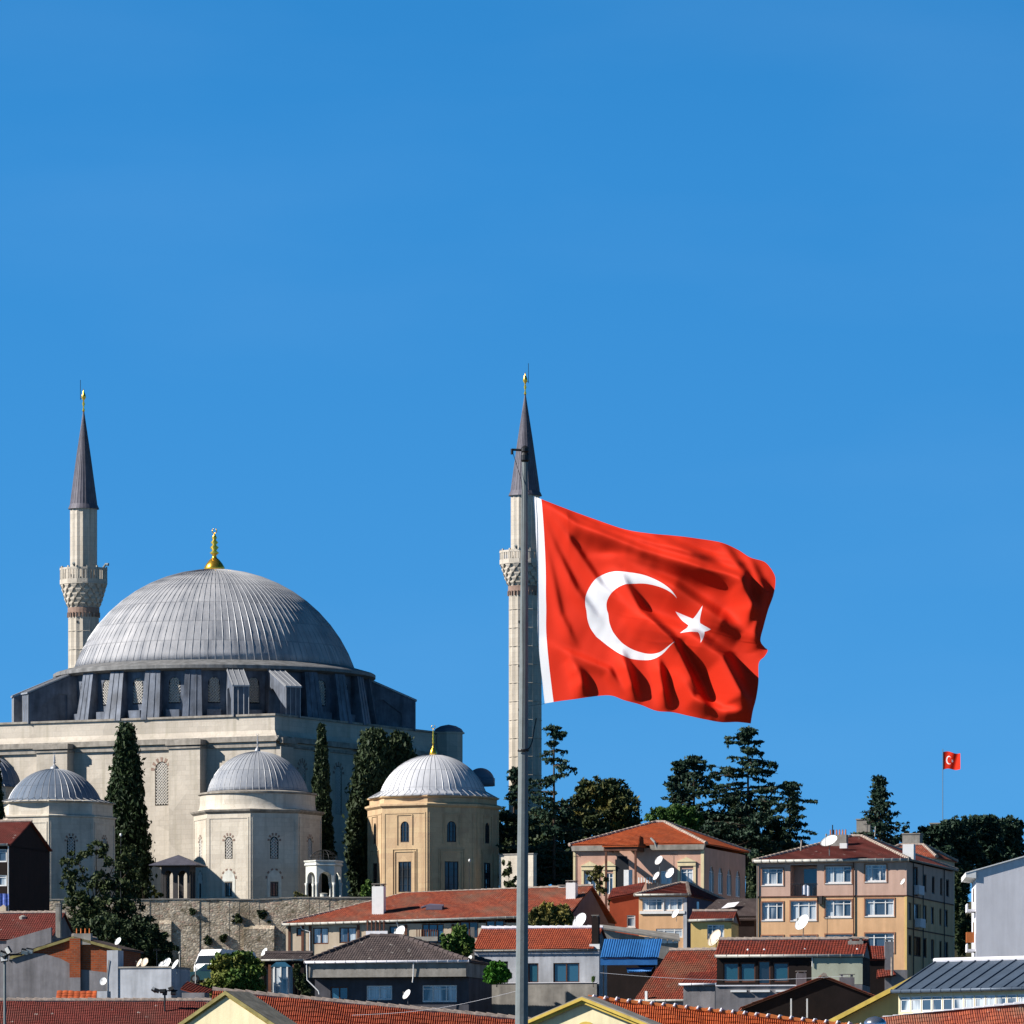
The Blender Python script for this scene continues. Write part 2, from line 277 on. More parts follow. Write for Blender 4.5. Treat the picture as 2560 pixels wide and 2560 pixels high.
# ------------------------------------------------------------------ mesh builder (coordinates in photo pixels at the thing's distance)
class MB:
    def __init__(s, t): s.t = t; s.v = []; s.f = []; s.mi = []; s.tint = []; s.X = Matrix.Identity(4); s.k = 0
    def add(s, vs, fs, tint=None):
        o = len(s.v)
        s.v.extend([s.X @ Vector(p) for p in vs])
        for i, q in enumerate(fs):
            s.f.append(tuple(a + o for a in q)); s.mi.append(s.k); s.tint.append(tint if tint is not None else random.random())
    def box(s, x0, x1, y0, y1, z0, z1):
        s.add([(x0, y0, z0), (x1, y0, z0), (x1, y1, z0), (x0, y1, z0), (x0, y0, z1), (x1, y0, z1), (x1, y1, z1), (x0, y1, z1)],
              [(0, 3, 2, 1), (4, 5, 6, 7), (0, 1, 5, 4), (1, 2, 6, 5), (2, 3, 7, 6), (3, 0, 4, 7)]); return s
    def prism(s, pts, y0, y1):      # outline in x,z (counter-clockwise seen from the camera) pushed along y
        n = len(pts)
        s.add([(x, y0, z) for x, z in pts] + [(x, y1, z) for x, z in pts],
              [tuple(range(n)), tuple(range(2 * n - 1, n - 1, -1))] + [(i, n + i, n + (i + 1) % n, (i + 1) % n) for i in range(n)]); return s
    def slab(s, pts, th):           # polygon in 3-D thickened downwards
        n = len(pts)
        s.add(list(pts) + [(x, y, z - th) for x, y, z in pts],
              [tuple(range(n)), tuple(range(2 * n - 1, n - 1, -1))] + [(i, n + i, n + (i + 1) % n, (i + 1) % n) for i in range(n)]); return s
    def lathe(s, prof, n=48, cx=0, cy=0, ph=0.0, cap=True):
        vs = []; fs = []
        for r, z in prof:
            for i in range(n):
                a = R(ph) + 2 * math.pi * i / n; vs.append((cx + r * math.sin(a), cy - r * math.cos(a), z))
        for j in range(len(prof) - 1):
            for i in range(n):
                k = (i + 1) % n; fs.append((j * n + i, j * n + k, (j + 1) * n + k, (j + 1) * n + i))
        if cap: fs.append(tuple(range(n - 1, -1, -1))); fs.append(tuple(range((len(prof) - 1) * n, len(prof) * n)))
        s.add(vs, fs); return s
    def tube(s, pts, r, n=6, r1=None):
        pts = [Vector(p) for p in pts]; vs = []; fs = []; m = len(pts)
        for j, p in enumerate(pts):
            d = (pts[min(j + 1, m - 1)] - pts[max(j - 1, 0)]).normalized()
            a = d.cross(Vector((0, 0, 1)) if abs(d.z) < .9 else Vector((1, 0, 0))).normalized(); b = d.cross(a)
            rr = r if r1 is None else r + (r1 - r) * j / (m - 1)
            for i in range(n):
                t = 2 * math.pi * i / n; vs.append(p + a * rr * math.cos(t) + b * rr * math.sin(t))
        for j in range(m - 1):
            for i in range(n):
                k = (i + 1) % n; fs.append((j * n + i, j * n + k, (j + 1) * n + k, (j + 1) * n + i))
        fs.append(tuple(range(n - 1, -1, -1))); fs.append(tuple(range((m - 1) * n, m * n)))
        s.add(vs, fs); return s
    def tiles(s, poly, col=.15, row=.30, amp=.026, th=3, back=True):
        """pantiles laid over a convex polygon; poly[0]->poly[1] is the eave, left to right seen from outside"""
        sc_ = s.t.s; c = max(col / sc_, 5.4); r = row / sc_; am = amp / sc_
        P = [Vector(p) for p in poly]; e = (P[1] - P[0]).normalized(); nrm = e.cross(P[2] - P[0]).normalized()
        up = nrm.cross(e).normalized(); uv = [((p - P[0]).dot(e), (p - P[0]).dot(up)) for p in P]
        vmax = max(v for u, v in uv)
        def span(v):
            xs = []
            for (ua, va), (ub, vb) in zip(uv, uv[1:] + uv[:1]):
                if abs(va - vb) < 1e-9:
                    if abs(v - va) < 1e-6: xs += [ua, ub]
                elif min(va, vb) - 1e-7 <= v <= max(va, vb) + 1e-7: xs.append(ua + (ub - ua) * (v - va) / (vb - va))
            return (min(xs), max(xs)) if xs else None
        prof = [(0, 0.0), (.22, .75), (.45, 1.0), (.68, .75), (.88, .05)]
        nr = max(1, int(math.ceil(vmax / r)))
        for j in range(nr):
            v0 = vmax * j / nr; v1 = vmax * (j + 1) / nr
            a = span(v0 + 1e-4); b = span(v1 - 1e-4)
            if not a or not b: continue
            lo = min(a[0], b[0]); hi = max(a[1], b[1])
            k0 = int(math.floor(lo / c)); k1 = int(math.ceil(hi / c)); us = []
            for k in range(k0, k1 + 1):
                jit = random.uniform(-.05, .05)
                for q, h in prof: us.append(((k + q + jit) * c, h, k))
            vs = []; fs = []; tn = []; vb = v0 - min(.10 * r, 2.5)
            for u, h, k in us:
                u0 = min(max(u, a[0]), a[1]); u1 = min(max(u, b[0]), b[1])
                vs += [P[0] + e * u0 + up * v0 + nrm * 0.0, P[0] + e * u0 + up * vb + nrm * (am * (.55 + h)), P[0] + e * u1 + up * v1 + nrm * (am * h)]
            for i in range(len(us) - 1):
                if us[i][0] > hi or us[i + 1][0] < lo: continue
                q = 3 * i; fs += [(q + 1, q + 4, q + 5, q + 2), (q, q + 3, q + 4, q + 1)]; tn += [us[i][2]] * 2
            rnd = {}
            o = len(s.v); s.v.extend([s.X @ p for p in vs])
            if 1:
                for i_ in range(o, len(s.v)):
                    q_ = s.v[i_]; s.v[i_] = q_ + Vector((0, 0, am * .7 * math.sin(q_.x * .031 + q_.y * .017 + 1) + am * .35 * math.sin(q_.x * .11 + j)))
            for f_, k in zip(fs, tn):
                if k not in rnd: rnd[k] = random.random()
                s.f.append(tuple(x + o for x in f_)); s.mi.append(s.k); s.tint.append(rnd[k])
        if back: s.slab([tuple(p - nrm * (am * .3)) for p in P], th)
        return s
    def ridge(s, a, b, r=.13, step=.42):   # overlapping half-round cap tiles
        a = Vector(a); b = Vector(b); r /= s.t.s; L = (b - a).length; n = max(1, int(L / (step / s.t.s)))
        for i in range(n):
            p = a.lerp(b, i / n); q = a.lerp(b, (i + 1.06) / n); s.tube([p, q], r * random.uniform(1.1, 1.25), 7, r * .85)
        return s
    def panel(s, x0, x1, z0, z1, holes, d):
        """upright sheet in the x,z plane facing -y with recessed openings"""
        xs = sorted({x0, x1, *[h[0] for h in holes], *[h[1] for h in holes]}); zs = sorted({z0, z1, *[h[2] for h in holes], *[h[3] for h in holes]})
        xs = [x for x in xs if x0 <= x <= x1]; zs = [z for z in zs if z0 <= z <= z1]
        for xa, xb in zip(xs, xs[1:]):
            for za, zb in zip(zs, zs[1:]):
                cx, cz = (xa + xb) / 2, (za + zb) / 2
                if any(h[0] < cx < h[1] and h[2] < cz < h[3] for h in holes): continue
                s.add([(xa, 0, za), (xb, 0, za), (xb, 0, zb), (xa, 0, zb)], [(0, 1, 2, 3)])
        for h in holes:
            a, b, c, e = h[:4]
            s.add([(a, 0, c), (b, 0, c), (b, 0, e), (a, 0, e), (a, d, c), (b, d, c), (b, d, e), (a, d, e)], [(0, 4, 5, 1), (1, 5, 6, 2), (2, 6, 7, 3), (3, 7, 4, 0)])
            if len(h) > 4 and h[4] and 'arch' in h[4]:
                m = (a + b) / 2; rr = (b - a) / 2; hh = rr * 1.15
                for sg in (-1, 1):
                    pts = [(m + sg * rr * math.cos(t), e - hh + hh * math.sin(t)) for t in [i * math.pi / 12 for i in range(7)]]
                    cr = (m + sg * rr, e)
                    for p, q in zip(pts, pts[1:]):
                        tri = [cr, p, q] if sg < 0 else [cr, q, p]
                        s.add([(x, 0.0, z) for x, z in tri], [(0, 1, 2)])
                        s.add([(p[0], 0, p[1]), (q[0], 0, q[1]), (q[0], d, q[1]), (p[0], d, p[1])], [(0, 1, 2, 3)])
        return s
    def build(s, name, mats, parent=None, smooth=False, label=None):
        t = s.t; sc_ = t.s
        me = bpy.data.meshes.new(name)
        me.from_pydata([(p.x * sc_, p.y * sc_, p.z * sc_ + t.dz) for p in s.v], [], s.f)
        if not isinstance(mats, (list, tuple)): mats = [mats]
        for m in mats: me.materials.append(m)
        if len(mats) > 1: me.polygons.foreach_set('material_index', s.mi)
        at = me.attributes.new('tint', 'FLOAT', 'FACE'); at.data.foreach_set('value', s.tint)
        if smooth: me.polygons.foreach_set('use_smooth', [True] * len(me.polygons))
        o = bpy.data.objects.new(name, me); COL.objects.link(o)
        o.parent = parent if parent is not None else t.e
        if label: o['label'] = label
        return o

class Thing:
    """an Empty at the foot of the thing; parts are written in photo pixels at its distance, z = base row - row"""
    def __init__(s, name, label, cat, px, py, Y, rot=0, group=None, ground_base=True, zoff=None):
        s.s = Y / F; s.px = px; s.py = py; s.Y = Y; s.rot = rot
        p = W(px, py, Y); gz = ground(p.x, p.y) if ground_base else p.z
        s.gz = (gz - p.z) / s.s - 8          # local row of the ground (a little below)
        e = bpy.data.objects.new(name, None); COL.objects.link(e); e.empty_display_size = 0.5
        e.location = (p.x, p.y, gz); e.rotation_euler = (0, 0, R(rot)); e['label'] = label; e['category'] = cat
        if group: e['group'] = group
        s.dz = p.z - gz; s.e = e
    def mb(s): return MB(s)
    def X(s, px): return (px - s.px) / math.cos(R(s.rot))
    def Z(s, py): return s.py - py
    def H(s, x0, x1, y0, y1, style='dark'): return (s.X(x0), s.X(x1), s.Z(y1), s.Z(y0), style)
    def window(s, X, h, d, parent=None):
        a, b, c, e, st = h
        if st == 'open': return
        g = s.mb(); g.X = X; dd = d * .8
        g.add([(a, dd, c), (b, dd, c), (b, dd, e), (a, dd, e)], [(0, 1, 2, 3)])
        gm = G_CURT if 'white' in st or 'curt' in st else G_BLUE if 'blue' in st else G_TEAL if 'teal' in st else M_DARK if 'latt' in st else G_DARK
        wn = g.build('window', gm)
        f = s.mb(); f.X = X; bw = min(max(.07 / s.s, 1.2), 3.0); y0, y1 = dd * .45, dd * .85
        fm = M_WHT if 'white' in st else M_BROWN if 'brown' in st else M_LATT if 'latt' in st else M_IRON
        if 'latt' in st:
            k = .26 / s.s; bw = .055 / s.s; w_, h_ = b - a, e - c; m = (a + b) / 2; rr = w_ / 2
            def ins(x, z):
                if not (a < x < b and c < z < e): return False
                zz = e - rr * 1.15
                return z < zz or ((x - m) / rr) ** 2 + ((z - zz) / (rr * 1.15)) ** 2 < 1
            n = int((w_ + h_) / k) + 1
            for sg in (1, -1):
                for i in range(n):
                    p0 = i * k; seg = []
                    for q in range(int(max(w_, h_) * 1.5 / (k / 2)) + 1):
                        x = a + q * k / 2 if sg > 0 else b - q * k / 2; z = c + p0 - h_ * 0 + (q * k / 2) - w_
                        if ins(x, z): seg.append((x, y0, z))
                        else:
                            if len(seg) > 1: f.tube([seg[0], seg[-1]], bw, 4)
                            seg = []
                    if len(seg) > 1: f.tube([seg[0], seg[-1]], bw, 4)
        else:
            f.box(a, a + bw, y0, y1, c, e); f.box(b - bw, b, y0, y1, c, e); f.box(a + bw, b - bw, y0, y1, c, c + bw * 1.3); f.box(a + bw, b - bw, y0, y1, e - bw, e)
            nm = 3 if '3' in st else 5 if '5' in st else 2 if '2' in st else 1
            for i in range(1, nm):
                x = a + (b - a) * (i / nm + (0.03 * (-1) ** i if nm == 3 else 0)); f.box(x - bw * .5, x + bw * .5, y0, y1, c + bw * 1.3, e - bw)
            if 'bar' in st or 'white' in st:
                z = e - (e - c) * .22; f.box(a + bw, b - bw, y0 + .2, y1 - .1, z - bw * .35, z + bw * .35)
            if 'grille' in st:
                for i in range(1, 4): z = c + (e - c) * i / 4; f.box(a + bw, b - bw, y0 - .3, y0 + .3, z - .3, z + .3)
        f.build('frame', fm, wn)
        if 'white' in st and 'sill' in st:
            q = s.mb(); q.X = X; q.box(a - 1, b + 1, -1.5, dd * .4, c - 2.4, c - .1); q.build('sill', M_WHT, wn)
        return wn
    def walls(s, x0, x1, y0, y1, z0, z1, m, front=(), right=(), left=(), d=3.0, name='wall'):
        g = s.mb(); T = Matrix.Translation
        Xf = T((0, y0, 0)); Xr = T((x1, y0, 0)) @ Matrix.Rotation(R(90), 4, 'Z'); Xl = T((x0, y1, 0)) @ Matrix.Rotation(R(-90), 4, 'Z')
        g.X = Xf; g.panel(x0, x1, z0, z1, front, d); g.X = Xr; g.panel(0, y1 - y0, z0, z1, right, d); g.X = Xl; g.panel(0, y1 - y0, z0, z1, left, d)
        g.X = Matrix.Identity(4)
        g.add([(x0, y1, z0), (x1, y1, z0), (x1, y1, z1), (x0, y1, z1)], [(1, 0, 3, 2)])
        g.add([(x0, y0, z1), (x1, y0, z1), (x1, y1, z1), (x0, y1, z1)], [(0, 1, 2, 3)])
        o = g.build(name, m)
        for X_, hs_ in ((Xf, front), (Xr, right), (Xl, left)):
            for h in hs_:
                if h[4]: s.window(X_, h, d)
        return o
    def gutter(s, a, b, r=2.2, m=None, name='gutter'):
        g = s.mb(); a = Vector(a); b = Vector(b); g.tube([a, b], r, 8)
        n = max(2, int((b - a).length / (0.55 / s.s)))
        for i in range(n + 1):
            p = a.lerp(b, i / n); g.tube([p - Vector((.5, 0, 0)), p + Vector((.5, 0, 0))], r * 1.22, 8)
        return g.build(name, m or M_GUT, None, True)
    def ridge_x(s, x0, x1, y0, y1, ze, zr, mt, ov=4, hipl=0, hipr=0, name='roof', mr=None, tile=None, slope=0, gm='auto'):
        """roof with its ridge along x; hipl / hipr are hip lengths"""
        ym = (y0 + y1) / 2; a, b = x0 - ov, x1 + ov; f, k = y0 - ov, y1 + ov; ra, rb = a + hipl, b - hipr; kw = tile or {}
        z0l, z0r, zl, zr_ = ze - slope, ze + slope, zr - slope, zr + slope
        g = s.mb(); g.tiles([(a, f, z0l), (b, f, z0r), (rb, ym, zr_), (ra, ym, zl)], **kw)
        g.tiles([(b, k, z0r), (a, k, z0l), (ra, ym, zl), (rb, ym, zr_)], **kw)
        if hipr: g.tiles([(b, f, z0r), (b, k, z0r), (rb, ym, zr_)], **kw)
        if hipl: g.tiles([(a, k, z0l), (a, f, z0l), (ra, ym, zl)], **kw)
        o = g.build(name, mt)
        q = s.mb(); q.ridge((ra, ym, zl + 1), (rb, ym, zr_ + 1))
        if hipr: q.ridge((b, f, z0r + 1), (rb, ym, zr_ + 1)); q.ridge((b, k, z0r + 1), (rb, ym, zr_ + 1))
        if hipl: q.ridge((a, f, z0l + 1), (ra, ym, zl + 1)); q.ridge((a, k, z0l + 1), (ra, ym, zl + 1))
        q.build('ridge_tiles', mr or M_RIDGE, o)
        if gm == 'auto': gm = M_PLG
        if gm:
            for hp, xe, zz in ((hipl, x0, z0l), (hipr, x1 - 3, z0r)):
                if hp == 0:
                    q = s.mb(); q.X = Matrix.Translation((xe, 0, 0)) @ Matrix.Rotation(R(90), 4, 'Z') @ Matrix.Translation((0, -3, 0)); q.prism([(y0 + 1, zz - 8), (y1 - 1, zz - 8), (y1 - 1, zz - 1), (ym, zz + zr - ze - 5), (y0 + 1, zz - 1)], 0, 3); q.build('gable', gm)
        return o
    def gable_end(s, xe, y0, y1, ze, zr, m, th=3, sgn=1, name='gable'):
        g = s.mb(); ym = (y0 + y1) / 2; g.X = Matrix.Translation((xe, 0, 0)) @ Matrix.Rotation(R(90), 4, 'Z')
        g.prism([(y0, ze), (y1, ze), (ym, zr)], 0, th); return g.build(name, m)
    def chimney(s, x0, x1, y0, y1, z0, z1, m, pots=0, cap=True):
        g = s.mb(); g.box(x0, x1, y0, y1, z0, z1); o = g.build('chimney', m)
        if cap:
            c = s.mb(); ww = x1 - x0
            for xx in (x0 + .1 * ww, x1 - .25 * ww): c.box(xx, xx + .15 * ww, y0 + .5, y1 - .5, z1, z1 + ww * .18)
            c.box(x0 - 1.2, x1 + 1.2, y0 - 1.2, y1 + 1.2, z1 + ww * .18, z1 + ww * .18 + 1.6); c.build('chimney_cap', M_CONC, o)
        for i in range(pots):
            c = s.mb(); x = x0 + (x1 - x0) * (i + .5) / pots; c.lathe([(1.5, z1), (1.9, z1 + 2), (1.5, z1 + 12), (1.9, z1 + 13)], 10, x, (y0 + y1) / 2)
            c.build('chimney_pot', M_ORG, o)
        return o

# ------------------------------------------------------------------ ground and water
def make_ground():
    xs = [-900, -500, -250, -140, -90] + [i * 3 - 75 for i in range(51)] + [90, 140, 250, 500, 900]
    ys = [-60, 60, 128, 135, 142, 150, 200, 250, 300] + [300 + 10 * i for i in range(1, 34)] + [640, 644, 648, 652] + [660 + 12 * i for i in range(24)] + [960, 1050, 1200, 1400, 1700, 2500, 4500]
    vs = []; nx = len(xs)
    for y in ys:
        for x in xs: vs.append((x, y, ground(x, y) + (random.uniform(-.12, .12) if 200 < y < 900 else 0)))
    fs = [(j * nx + i, j * nx + i + 1, (j + 1) * nx + i + 1, (j + 1) * nx + i) for j in range(len(ys) - 1) for i in range(nx - 1)]
    me = bpy.data.meshes.new('ground'); me.from_pydata(vs, [], fs); me.materials.append(M_GRND)
    o = bpy.data.objects.new('ground', me); COL.objects.link(o); o['kind'] = 'structure'; o['label'] = 'scrubby earth hillside rising under the houses'
    wm = NT('harbour_water'); wm.fin((.01, .05, .07), .08, wm.noise(.8), .5, .15, 0, .5)
    me = bpy.data.meshes.new('water'); me.from_pydata([(-900, -200, 0), (900, -200, 0), (900, 140, 0), (-900, 140, 0)], [], [(0, 1, 2, 3)]); me.materials.append(wm.m)
    o = bpy.data.objects.new('water', me); COL.objects.link(o); o['kind'] = 'structure'; o['label'] = 'dark harbour water in front of the shore'
make_ground()

# ------------------------------------------------------------------ domes and finials
def cap_profile(r, h, z0, n=22):
    RR = (r * r + h * h) / (2 * h); zc = z0 + h - RR; a0 = math.asin(min(1, r / RR)); a0 = a0 if h < r else math.pi - a0
    return [(max(RR * math.sin(a0 * (1 - i / n)), .01), zc + RR * math.cos(a0 * (1 - i / n))) for i in range(n + 1)]
def dome(t, r, h, z0, ribs, rr, m, parent=None, name='dome', skirt=None, seam=None):
    g = t.mb(); pf = cap_profile(r, h, z0)
    if skirt: pf = [(skirt[0], skirt[1])] + pf
    g.lathe(pf, 96); o = g.build(name, m, parent, True)
    q = t.mb()
    for i in range(ribs):
        a = 2 * math.pi * (i + .5) / ribs
        q.tube([((p + rr * .3) * math.sin(a), -(p + rr * .3) * math.cos(a), z + rr * .2) for p, z in pf[::2][:-1]], rr, 4)
    q.build('seams', seam or M_SEAM, o); return o
def finial(t, z0, h, rb, m, cx=0, cy=0, parent=None, horn=True, fat=1.15):
    g = t.mb(); k = h
    pf = [(rb, z0), (rb * 1.05, z0 + .06 * k), (rb * .8, z0 + .16 * k), (rb * .35, z0 + .24 * k), (rb * .16, z0 + .30 * k), (rb * .14, z0 + .36 * k), (rb * .32, z0 + .41 * k),
          (rb * .14, z0 + .47 * k), (rb * .30, z0 + .54 * k), (rb * .12, z0 + .60 * k), (rb * .26, z0 + .66 * k), (rb * .1, z0 + .72 * k), (rb * .18, z0 + .77 * k), (rb * .06, z0 + .84 * k), (.05, z0 + .9 * k)]
    g.lathe([(max(a * (fat if i > 2 else 1), .25), b) for i, (a, b) in enumerate(pf)], 16, cx, cy)
    if horn:
        rc = .06 * k
        g.tube([(cx + rc * math.sin(a), cy, z0 + .93 * k - rc * math.cos(a)) for a in [math.pi * (i / 8 - 1) * .82 + math.pi * .82 * 0 + math.pi * .0 for i in range(0, 17)]], max(.35, .012 * k), 5)
    return g.build('finial', m, parent, True)

# ------------------------------------------------------------------ the great mosque
ZB = 2250
mq = Thing('mosque', 'great stone mosque with one huge ribbed lead dome and gilded finial', 'mosque', 536, ZB, 700, -28)
def facefr(ang, r, zz=0): return Matrix.Rotation(R(ang), 4, 'Z') @ Matrix.Translation((0, -r, zz))
g = mq.mb(); zg = mq.gz; T = Matrix.Translation; RZ = lambda a: Matrix.Rotation(R(a), 4, 'Z')
wins = [(90 - 19, 90 + 19, 215, 323, 'latt arch')]
lw = []
front = wins + lw
g.X = facefr(0, 412); g.panel(-412, 412, zg, 364, front, 7)
rw = [(-300, -266, 200, 320, 'latt arch'), (-120, -84, 200, 320, 'latt arch'), (60, 96, 200, 320, 'latt arch'), (250, 286, 200, 320, 'latt arch')]
g.X = facefr(90, 412); g.panel(-412, 412, zg, 364, rw, 7)
g.X = facefr(-90, 412); g.panel(-412, 412, zg, 364, [], 7)
g.X = facefr(180, 412); g.panel(-412, 412, zg, 364, [], 7)
g.X = Matrix.Identity(4); g.box(-404, 404, -404, 404, 374, 427)
# flare between parapet and cornice
for a in (0, 90, 180, 270):
    g.X = RZ(a); g.add([(-404, -404, 392), (404, -404, 392), (416, -416, 376), (-416, -416, 376)], [(0, 1, 2, 3)])
g.build('wall', M_STONE)
for h in front: mq.window(facefr(0, 412), h, 7)
for h in rw: mq.window(facefr(90, 412), h, 7)
for a, r_, hs_ in ((0, 412, wins + lw), (90, 412, rw)):      # red and white arch stones over the windows
    for h in hs_:
        q = mq.mb(); q.X = facefr(a, r_ + .6)
        m_ = (h[0] + h[1]) / 2; rr = (h[1] - h[0]) / 2; zz = h[3] - rr * 1.15
        for i in range(13):
            if i % 2: continue
            t0 = math.pi * i / 13; t1 = math.pi * (i + 1) / 13
            q.add([(m_ + rr * 1.05 * math.cos(t0), 0, zz + rr * 1.15 * math.sin(t0)), (m_ + rr * 1.6 * math.cos(t0), 0, zz + rr * 1.7 * math.sin(t0)),
                   (m_ + rr * 1.6 * math.cos(t1), 0, zz + rr * 1.7 * math.sin(t1)), (m_ + rr * 1.05 * math.cos(t1), 0, zz + rr * 1.15 * math.sin(t1))], [(0, 1, 2, 3)])
        q.build('arch_stones', M_REDST)
for a, xs_ in ((0, [(129, 217), (-249, -161), (-412, -370)]), (90, [(-412, -350), (-20, 40), (330, 412), (-210, -170), (170, 206)])):
    for x0, x1 in xs_:
        q = mq.mb(); q.X = facefr(a, 412); dd = 32 if a == 0 else 14; q.box(x0, x1, -dd, 3, zg, 351)
        q.build('buttress', M_STONE)
q = mq.mb()
for a in (0, 90, 180, 270):
    q.X = RZ(a)
    q.prism([(-424, 371), (-418, 364), (418, 364), (424, 371), (420, 377), (-420, 377)], -424, -400)
    q.box(-418, 418, -417, -401, 351, 356) if a in (180, 270) else None
    q.box(-408, 408, -409, -398, 427, 432)
q.X = RZ(0)
for x0, x1, y in ((129 - 6, 217 + 6, -452), (-255, -155, -452)): q.box(x0, x1, y, -425, 359, 372); q.box(x0 + 3, x1 - 3, y + 4, -413, 351, 357)
for x0, x1 in ((-412, -258), (-152, 120), (226, 416)): q.box(x0, x1, -419, -411, 351, 358)
q.X = RZ(90)
for x0, x1 in ((-416, -344), (-26, 46), (324, 418)): q.box(x0, x1, -434, -425, 359, 372)
q.box(-416, 416, -417, -411, 351, 357)
q.build('cornice', M_CORN)
# drum with 24 windows and 24 buttresses
q = mq.mb()
dh = (-15, 15, 468, 533, 'latt arch')
apo = 374.0; L = 2 * apo * math.tan(math.pi / 24)
for k in range(24):
    a = 28 + 2 + 15 * k
    q.X = facefr(a, apo); q.panel(-L / 2 - .5, L / 2 + .5, 427, 556, [dh], 5)
    q.box(-17, 17, -20, 0, 427, 452)
q.build('drum', M_CLAD)
for k in range(24):
    a = 28 + 2 + 15 * k; rel = ((a - 28 + 180) % 360) - 180
    if abs(rel) < 100: mq.window(facefr(a, apo), dh, 5)
fl = {9.5, 24.5, 99.5, 114.5, -80.5, -65.5, 189.5 - 360, -155.5}
for k in range(24):
    a = -5.5 + 15 * k; a = ((a + 180) % 360) - 180
    if a in fl or abs(a - 189.5 + 360) < .1 or abs(a + 155.5) < .1: continue
    b = mq.mb(); b.X = RZ(28 + a)
    b.add([(-18, -370, 427), (18, -370, 427), (18, -370, 552), (-18, -370, 552), (-25, -412, 427), (25, -412, 427), (20, -392, 549), (-20, -392, 549)],
          [(4, 5, 6, 7), (5, 1, 2, 6), (0, 4, 7, 3), (3, 7, 6, 2)])
    for x in (-8, 8): b.tube([(x * 1.2, -412.5, 428), (x, -392.5, 549)], .9, 4)
    b.build('drum_buttress', M_CLAD)
for a in sorted(fl):
    b = mq.mb(); b.X = RZ(28 + a) @ Matrix.Rotation(R(-90), 4, 'Z')     # profile drawn in x (outwards) and z
    pr = [(370, 548), (396, 547), (505, 501), (505, 427), (468, 427), (464, 462), (448, 490), (425, 503), (410, 495), (404, 470), (402, 427), (370, 427)]
    b.X = RZ(28 + a) @ Matrix(((0, 1, 0, 0), (-1, 0, 0, 0), (0, 0, 1, 0), (0, 0, 0, 1)))
    # convex pieces: outer pier, arch haunches, inner pier
    b.prism([(470, 427), (505, 427), (505, 501), (470, 515.8)], -20, 20)
    b.prism([(425, 503), (470, 470), (470, 515.8), (425, 534.8)], -19.7, 19.7)
    b.prism([(396, 500), (425, 503), (425, 534.8), (396, 547)], -19.9, 19.9)
    b.prism([(372, 427), (402, 427), (402, 547), (372, 548)], -20.2, 20.2)
    if abs(a) > 60: b.prism([(401, 427), (471, 427), (471, 500), (401, 530)], -15, 15)
    o = b.build('flying_buttress', M_CLAD)
    b2 = mq.mb(); b2.X = b.X; b2.add([(394, -22, 549), (509, -22, 500.5), (509, 22, 500.5), (394, 22, 549), (394, -22, 552), (509, -22, 504), (509, 22, 504), (394, 22, 552)],
          [(4, 5, 6, 7), (0, 1, 5, 4), (1, 2, 6, 5), (2, 3, 7, 6)])
    for y in (-20, -7, 7, 20): b2.tube([(396, y, 552.5), (509, y, 504.5)], .8, 4)
    b2.build('coping', M_SEAM, o)
    b3 = mq.mb(); b3.X = b.X
    for y in (-19, -7, 7, 19): b3.tube([(505.5, y, 427), (505.5, y, 502)], .8, 4)
    b3.build('seams', M_SEAM, o)
q = mq.mb(); q.lathe([(386, 548), (403, 553), (403, 561), (398, 564), (352, 577), (300, 577)], 72, ph=28, cap=False); q.build('eave', M_EAVE)
dm = dome(mq, 350, 249, 577, 112, 1.0, M_LEAD)
finial(mq, 824, 106, 25, M_GOLD, parent=dm, fat=1.5)
# corner turret and lower wing at the back of the right side
q = mq.mb(); q.lathe([(36, zg), (36, 427), ], 8, 421, 451, 22); q.lathe([(41, 427), (41, 431)], 8, 421, 451, 22); q.build('turret', M_STONE)
q = mq.mb(); q.lathe([(39, 431), (33, 440), (20, 447), (6, 450), (.5, 451)], 24, 421, 451); q.build('turret_dome', M_LEADB, None, True)
q = mq.mb(); q.box(330, 404, 413, 440, zg, 420); q.box(404, 440, 440, 560, zg, 300); q.box(324, 409, 413, 445, 420, 424); q.build('wing', M_STONE)
q = mq.mb(); q.X = T((455, 560, 0)); q.lathe(cap_profile(34, 26, 320), 32); q.lathe([(36, 300), (36, 320)], 12); q.build('portico_dome', M_LEADB, None, True)

